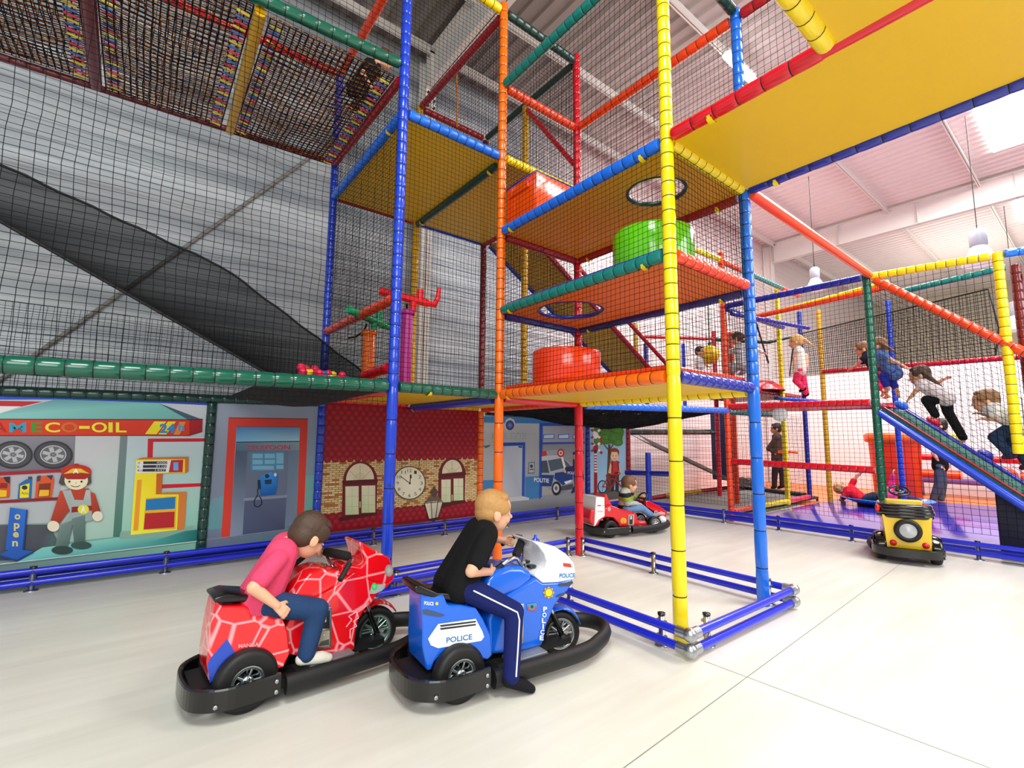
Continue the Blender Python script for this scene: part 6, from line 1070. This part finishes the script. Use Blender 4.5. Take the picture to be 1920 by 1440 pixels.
# ---------------------------------------------------------------- children in the play frame
def kid(label, X, pts, face, cr=(1240, 450, 2.8235), spread=.09, up=(0, 0, 1), **kw):
    """pts: photo measurements on the plane x = X; near side is -1, far side +1"""
    def P(q, dx=0.): return onX(cr[0]+q[0]/cr[2], cr[1]+q[1]/cr[2], X+dx)
    J = dict(hip=P(pts['hip']), neck=P(pts['neck']), head=P(pts['head']))
    for n, w in (('sh', 1.1), ('el', 1.4), ('wr', 1.2), ('hp', .75), ('kn', .8), ('an', .7), ('toe', .7)):
        if n == 'hp': J[n] = [P(pts['hip'], -spread*w), P(pts['hip'], spread*w)]
        elif n == 'sh' and 'sh' not in pts: J[n] = [P((pts['neck'][0], pts['neck'][1]+10), -spread*w), P((pts['neck'][0], pts['neck'][1]+10), spread*w)]
        else: J[n] = [P(pts[n][0], -spread*w), P(pts[n][1], spread*w)]
    base = V((J['hip'].x, J['hip'].y, min(p.z for p in J['an']+J['toe'])-.03))
    kw.setdefault('vox', .014); return Person(label, base, J, face, up=up, **kw)
L_ = (0, 1, 0)
kid('blonde ponytailed girl in a white top and bright pink leggings on the red platform', 5.75, dict(head=(712, 540), neck=(728, 580), hip=(735, 690), el=[(705, 625), (770, 615)], wr=[(705, 680), (772, 660)], kn=[(712, 745), (752, 740)], an=[(752, 785), (768, 815)], toe=[(735, 800), (752, 830)]), (-.2, 1, -.1), hair='#C89858', hairstyle='ponytail', top='#E4E0D8', sleeve=0, bottom='#F0386E', shoe='#1A181C', size=.95)
kid('girl in a pale grey tracksuit climbing through behind the bright blue pole', 6.2, dict(head=(398, 522), neck=(412, 560), hip=(425, 660), el=[(368, 590), (490, 575)], wr=[(345, 605), (540, 595)], kn=[(385, 690), (440, 690)], an=[(375, 655), (425, 705)], toe=[(360, 665), (410, 712)]), (-.2, 1, -.2), hair='#5A3A26', hairstyle='ponytail', top='#DCDCE0', sleeve=1, bottom='#C8C6C8', sock='#E0E0E0', size=1.0)
kid('dark-haired boy in a white shirt peering round the yellow punch ball', 6.7, dict(head=(205, 592), neck=(200, 625), hip=(205, 690), el=[(185, 660), (230, 660)], wr=[(200, 690), (245, 668)], kn=[(220, 720), (225, 715)], an=[(205, 745), (210, 740)], toe=[(222, 750), (226, 745)]), (-.1, -1, -.1), hair='#141214', top='#E8E8EC', sleeve=.5, bottom='#8A9AB4', sock='#E0E0E0', size=.95)
Z45 = (1600, 480, 4.5)
kid('child in a dark top crawling with stretched arms behind the dark green pole', 5.9, dict(head=(85, 790), neck=(125, 830), hip=(215, 990), el=[(70, 880), (60, 910)], wr=[(10, 930), (-10, 945)], kn=[(180, 1070), (240, 1080)], an=[(260, 1150), (290, 1180)], toe=[(235, 1185), (260, 1200)]), (-.1, 1, -.3), cr=Z45, hair='#8A5E38', top='#1E2236', sleeve=.5, bottom='#E0245A', leg=.6, size=.95)
kid('pigtailed girl in a blue patterned top and blue leggings at the ramp top', 5.45, dict(head=(205, 765), neck=(225, 825), hip=(345, 985), el=[(320, 880), (280, 900)], wr=[(420, 925), (200, 930)], kn=[(250, 1015), (320, 1060)], an=[(290, 1120), (365, 1120)], toe=[(265, 1150), (385, 1190)]), (-.1, 1, -.2), cr=Z45, hair='#8A5E3A', hairstyle='pigtails', top='#5A78B8', topkind='p', sleeve=.4, bottom='#2A38B8', leg=.7, size=1.0)
kid('long-haired girl in a pale pink T-shirt and black leggings halfway up the ramp', 5.4, dict(head=(560, 1010), neck=(590, 1075), hip=(775, 1195), el=[(545, 1120), (700, 1070)], wr=[(475, 1200), (765, 1040)], kn=[(615, 1215), (800, 1320)], an=[(695, 1345), (930, 1540)], toe=[(665, 1370), (905, 1575)]), (-.1, 1, -.2), cr=Z45, hair='#4E3524', hairstyle='long', top='#EBDDE2', sleeve=.35, bottom='#0E0E12', shoe=None, size=1.05)
kid('light-haired child in a white T-shirt and jeans leaning up the low ramp end', 5.35, dict(head=(1115, 1225), neck=(1180, 1285), hip=(1400, 1420), el=[(1200, 1375), (1170, 1350)], wr=[(1120, 1375), (1095, 1335)], kn=[(1190, 1530), (1330, 1570)], an=[(1330, 1680), (1480, 1760)], toe=[(1270, 1700), (1420, 1790)]), (-.1, 1, -.1), cr=Z45, hair='#9A7248', top='#EDEDEE', sleeve=.4, bottom='#2E4264', bottomkind='j', sock='#6A2A48', size=1.12)
kid('person in a dark patterned shirt standing behind the net with an orange toy gun', 11.2, dict(head=(608, 1000), neck=(612, 1035), hip=(612, 1165), el=[(570, 1105), (650, 1105)], wr=[(600, 1125), (625, 1120)], kn=[(600, 1235), (640, 1235)], an=[(598, 1305), (640, 1300)], toe=[(585, 1315), (620, 1312)]), (-.4, 1, -.1), hair='#241A16', top='#4A3C34', topkind='p', sleeve=1, bottom='#2A2630', shoe='#141418', hs=1., size=1.45, spread=.14, skin=2)
kid('adult in a black top and wide jeans standing on the orange floor behind the ramp', 11.6, dict(head=(1470, 985), neck=(1478, 1025), hip=(1475, 1195), el=[(1440, 1130), (1500, 1120)], wr=[(1485, 1190), (1520, 1180)], kn=[(1470, 1285), (1490, 1285)], an=[(1440, 1372), (1480, 1372)], toe=[(1415, 1385), (1455, 1385)]), (-.3, 1, -.1), hair='#2A211C', top='#100F14', sleeve=.5, bottom='#46586E', bottomkind='j', shoe='#8A7A6A', hs=1., size=1.5, spread=.15)
kid('fair-haired boy in a red T-shirt lying back on the blue dish, arm up', 9.35, dict(head=(955, 1312), neck=(985, 1322), hip=(1065, 1375), sh=[(990, 1335), (1000, 1310)], el=[(950, 1375), (1030, 1255)], wr=[(985, 1402), (1070, 1220)], kn=[(1120, 1360), (1125, 1350)], an=[(1175, 1385), (1180, 1375)], toe=[(1205, 1375), (1210, 1370)]), (-.6, -.2, .9), up=(-.2, 1, .3), hair='#C8A05C', top='#E0182E', sleeve=.45, bottom='#2A3448', sock='#8A8A90', size=1.2, spread=.11)
kid('long-haired girl in a pink top and purple trousers reclining on the blue dish', 9.25, dict(head=(1188, 1345), neck=(1205, 1350), hip=(1265, 1395), sh=[(1210, 1360), (1215, 1340)], el=[(1190, 1385), (1220, 1290)], wr=[(1180, 1405), (1226, 1240)], kn=[(1320, 1375), (1325, 1370)], an=[(1375, 1395), (1378, 1390)], toe=[(1395, 1380), (1400, 1378)]), (.3, -.9, .4), up=(-.3, .8, .5), hair='#A87E4E', hairstyle='long', top='#E83A8E', sleeve=1, bottom='#3A2A5E', sock='#E8E0E0', size=1.15, spread=.11)
t = thing('sledge_dish', 'light blue shallow plastic dish on the violet mat with two children lying on it', 'play dish', (9.35, -.95, .05)); mb = MB(); mb.lathe([(.001, .02), (.5, .05), (.78, .15), (.8, .14), (.52, .03), (.3, .0), (.001, .0)], (0, 0, 0), 40); mb.build('dish_shell', mat('dish_blue', '#2E8AE8', .3), t)
o = onX(1459, 848, 11.05); t = thing('toy_gun', 'orange toy gun held by the person behind the net', 'toy', o); mb = MB(); mb.box((-.04, -.28, -.03), (.04, .2, .05)); mb.tube([(0, -.28, .02), (0, -.5, .0)], .03, 10); mb.box((-.025, .05, -.16), (.025, .12, -.02)); mb.build('gun_body', mat('gun_orange', '#F0641C', .4), t, bevel=.01)
# child kneeling in the rope bridge
bz = lambda px, py, y=.95: onY(px, py, y)
J = dict(hip=bz(668, 172), neck=bz(705, 118), head=bz(722, 112), sh=[bz(688, 122, .85), bz(706, 126, 1.05)], el=[bz(680, 138, .82), bz(708, 148, 1.1)], wr=[bz(698, 166, .85), bz(716, 160, 1.1)], hp=[bz(664, 168, .87), bz(672, 172, 1.03)], kn=[bz(690, 190, .85), bz(694, 190, 1.07)], an=[bz(660, 200, .85), bz(664, 202, 1.07)], toe=[bz(648, 204, .85), bz(652, 206, 1.07)])
Person('dark-clothed child kneeling in the rope bridge by the blue padded pole', V((J['hip'].x, J['hip'].y, 5.05)), J, (.8, -.3, -.3), hair='#7A3A1C', top='#16161C', sleeve=.4, bottom='#14141A', size=.9, vox=.012)
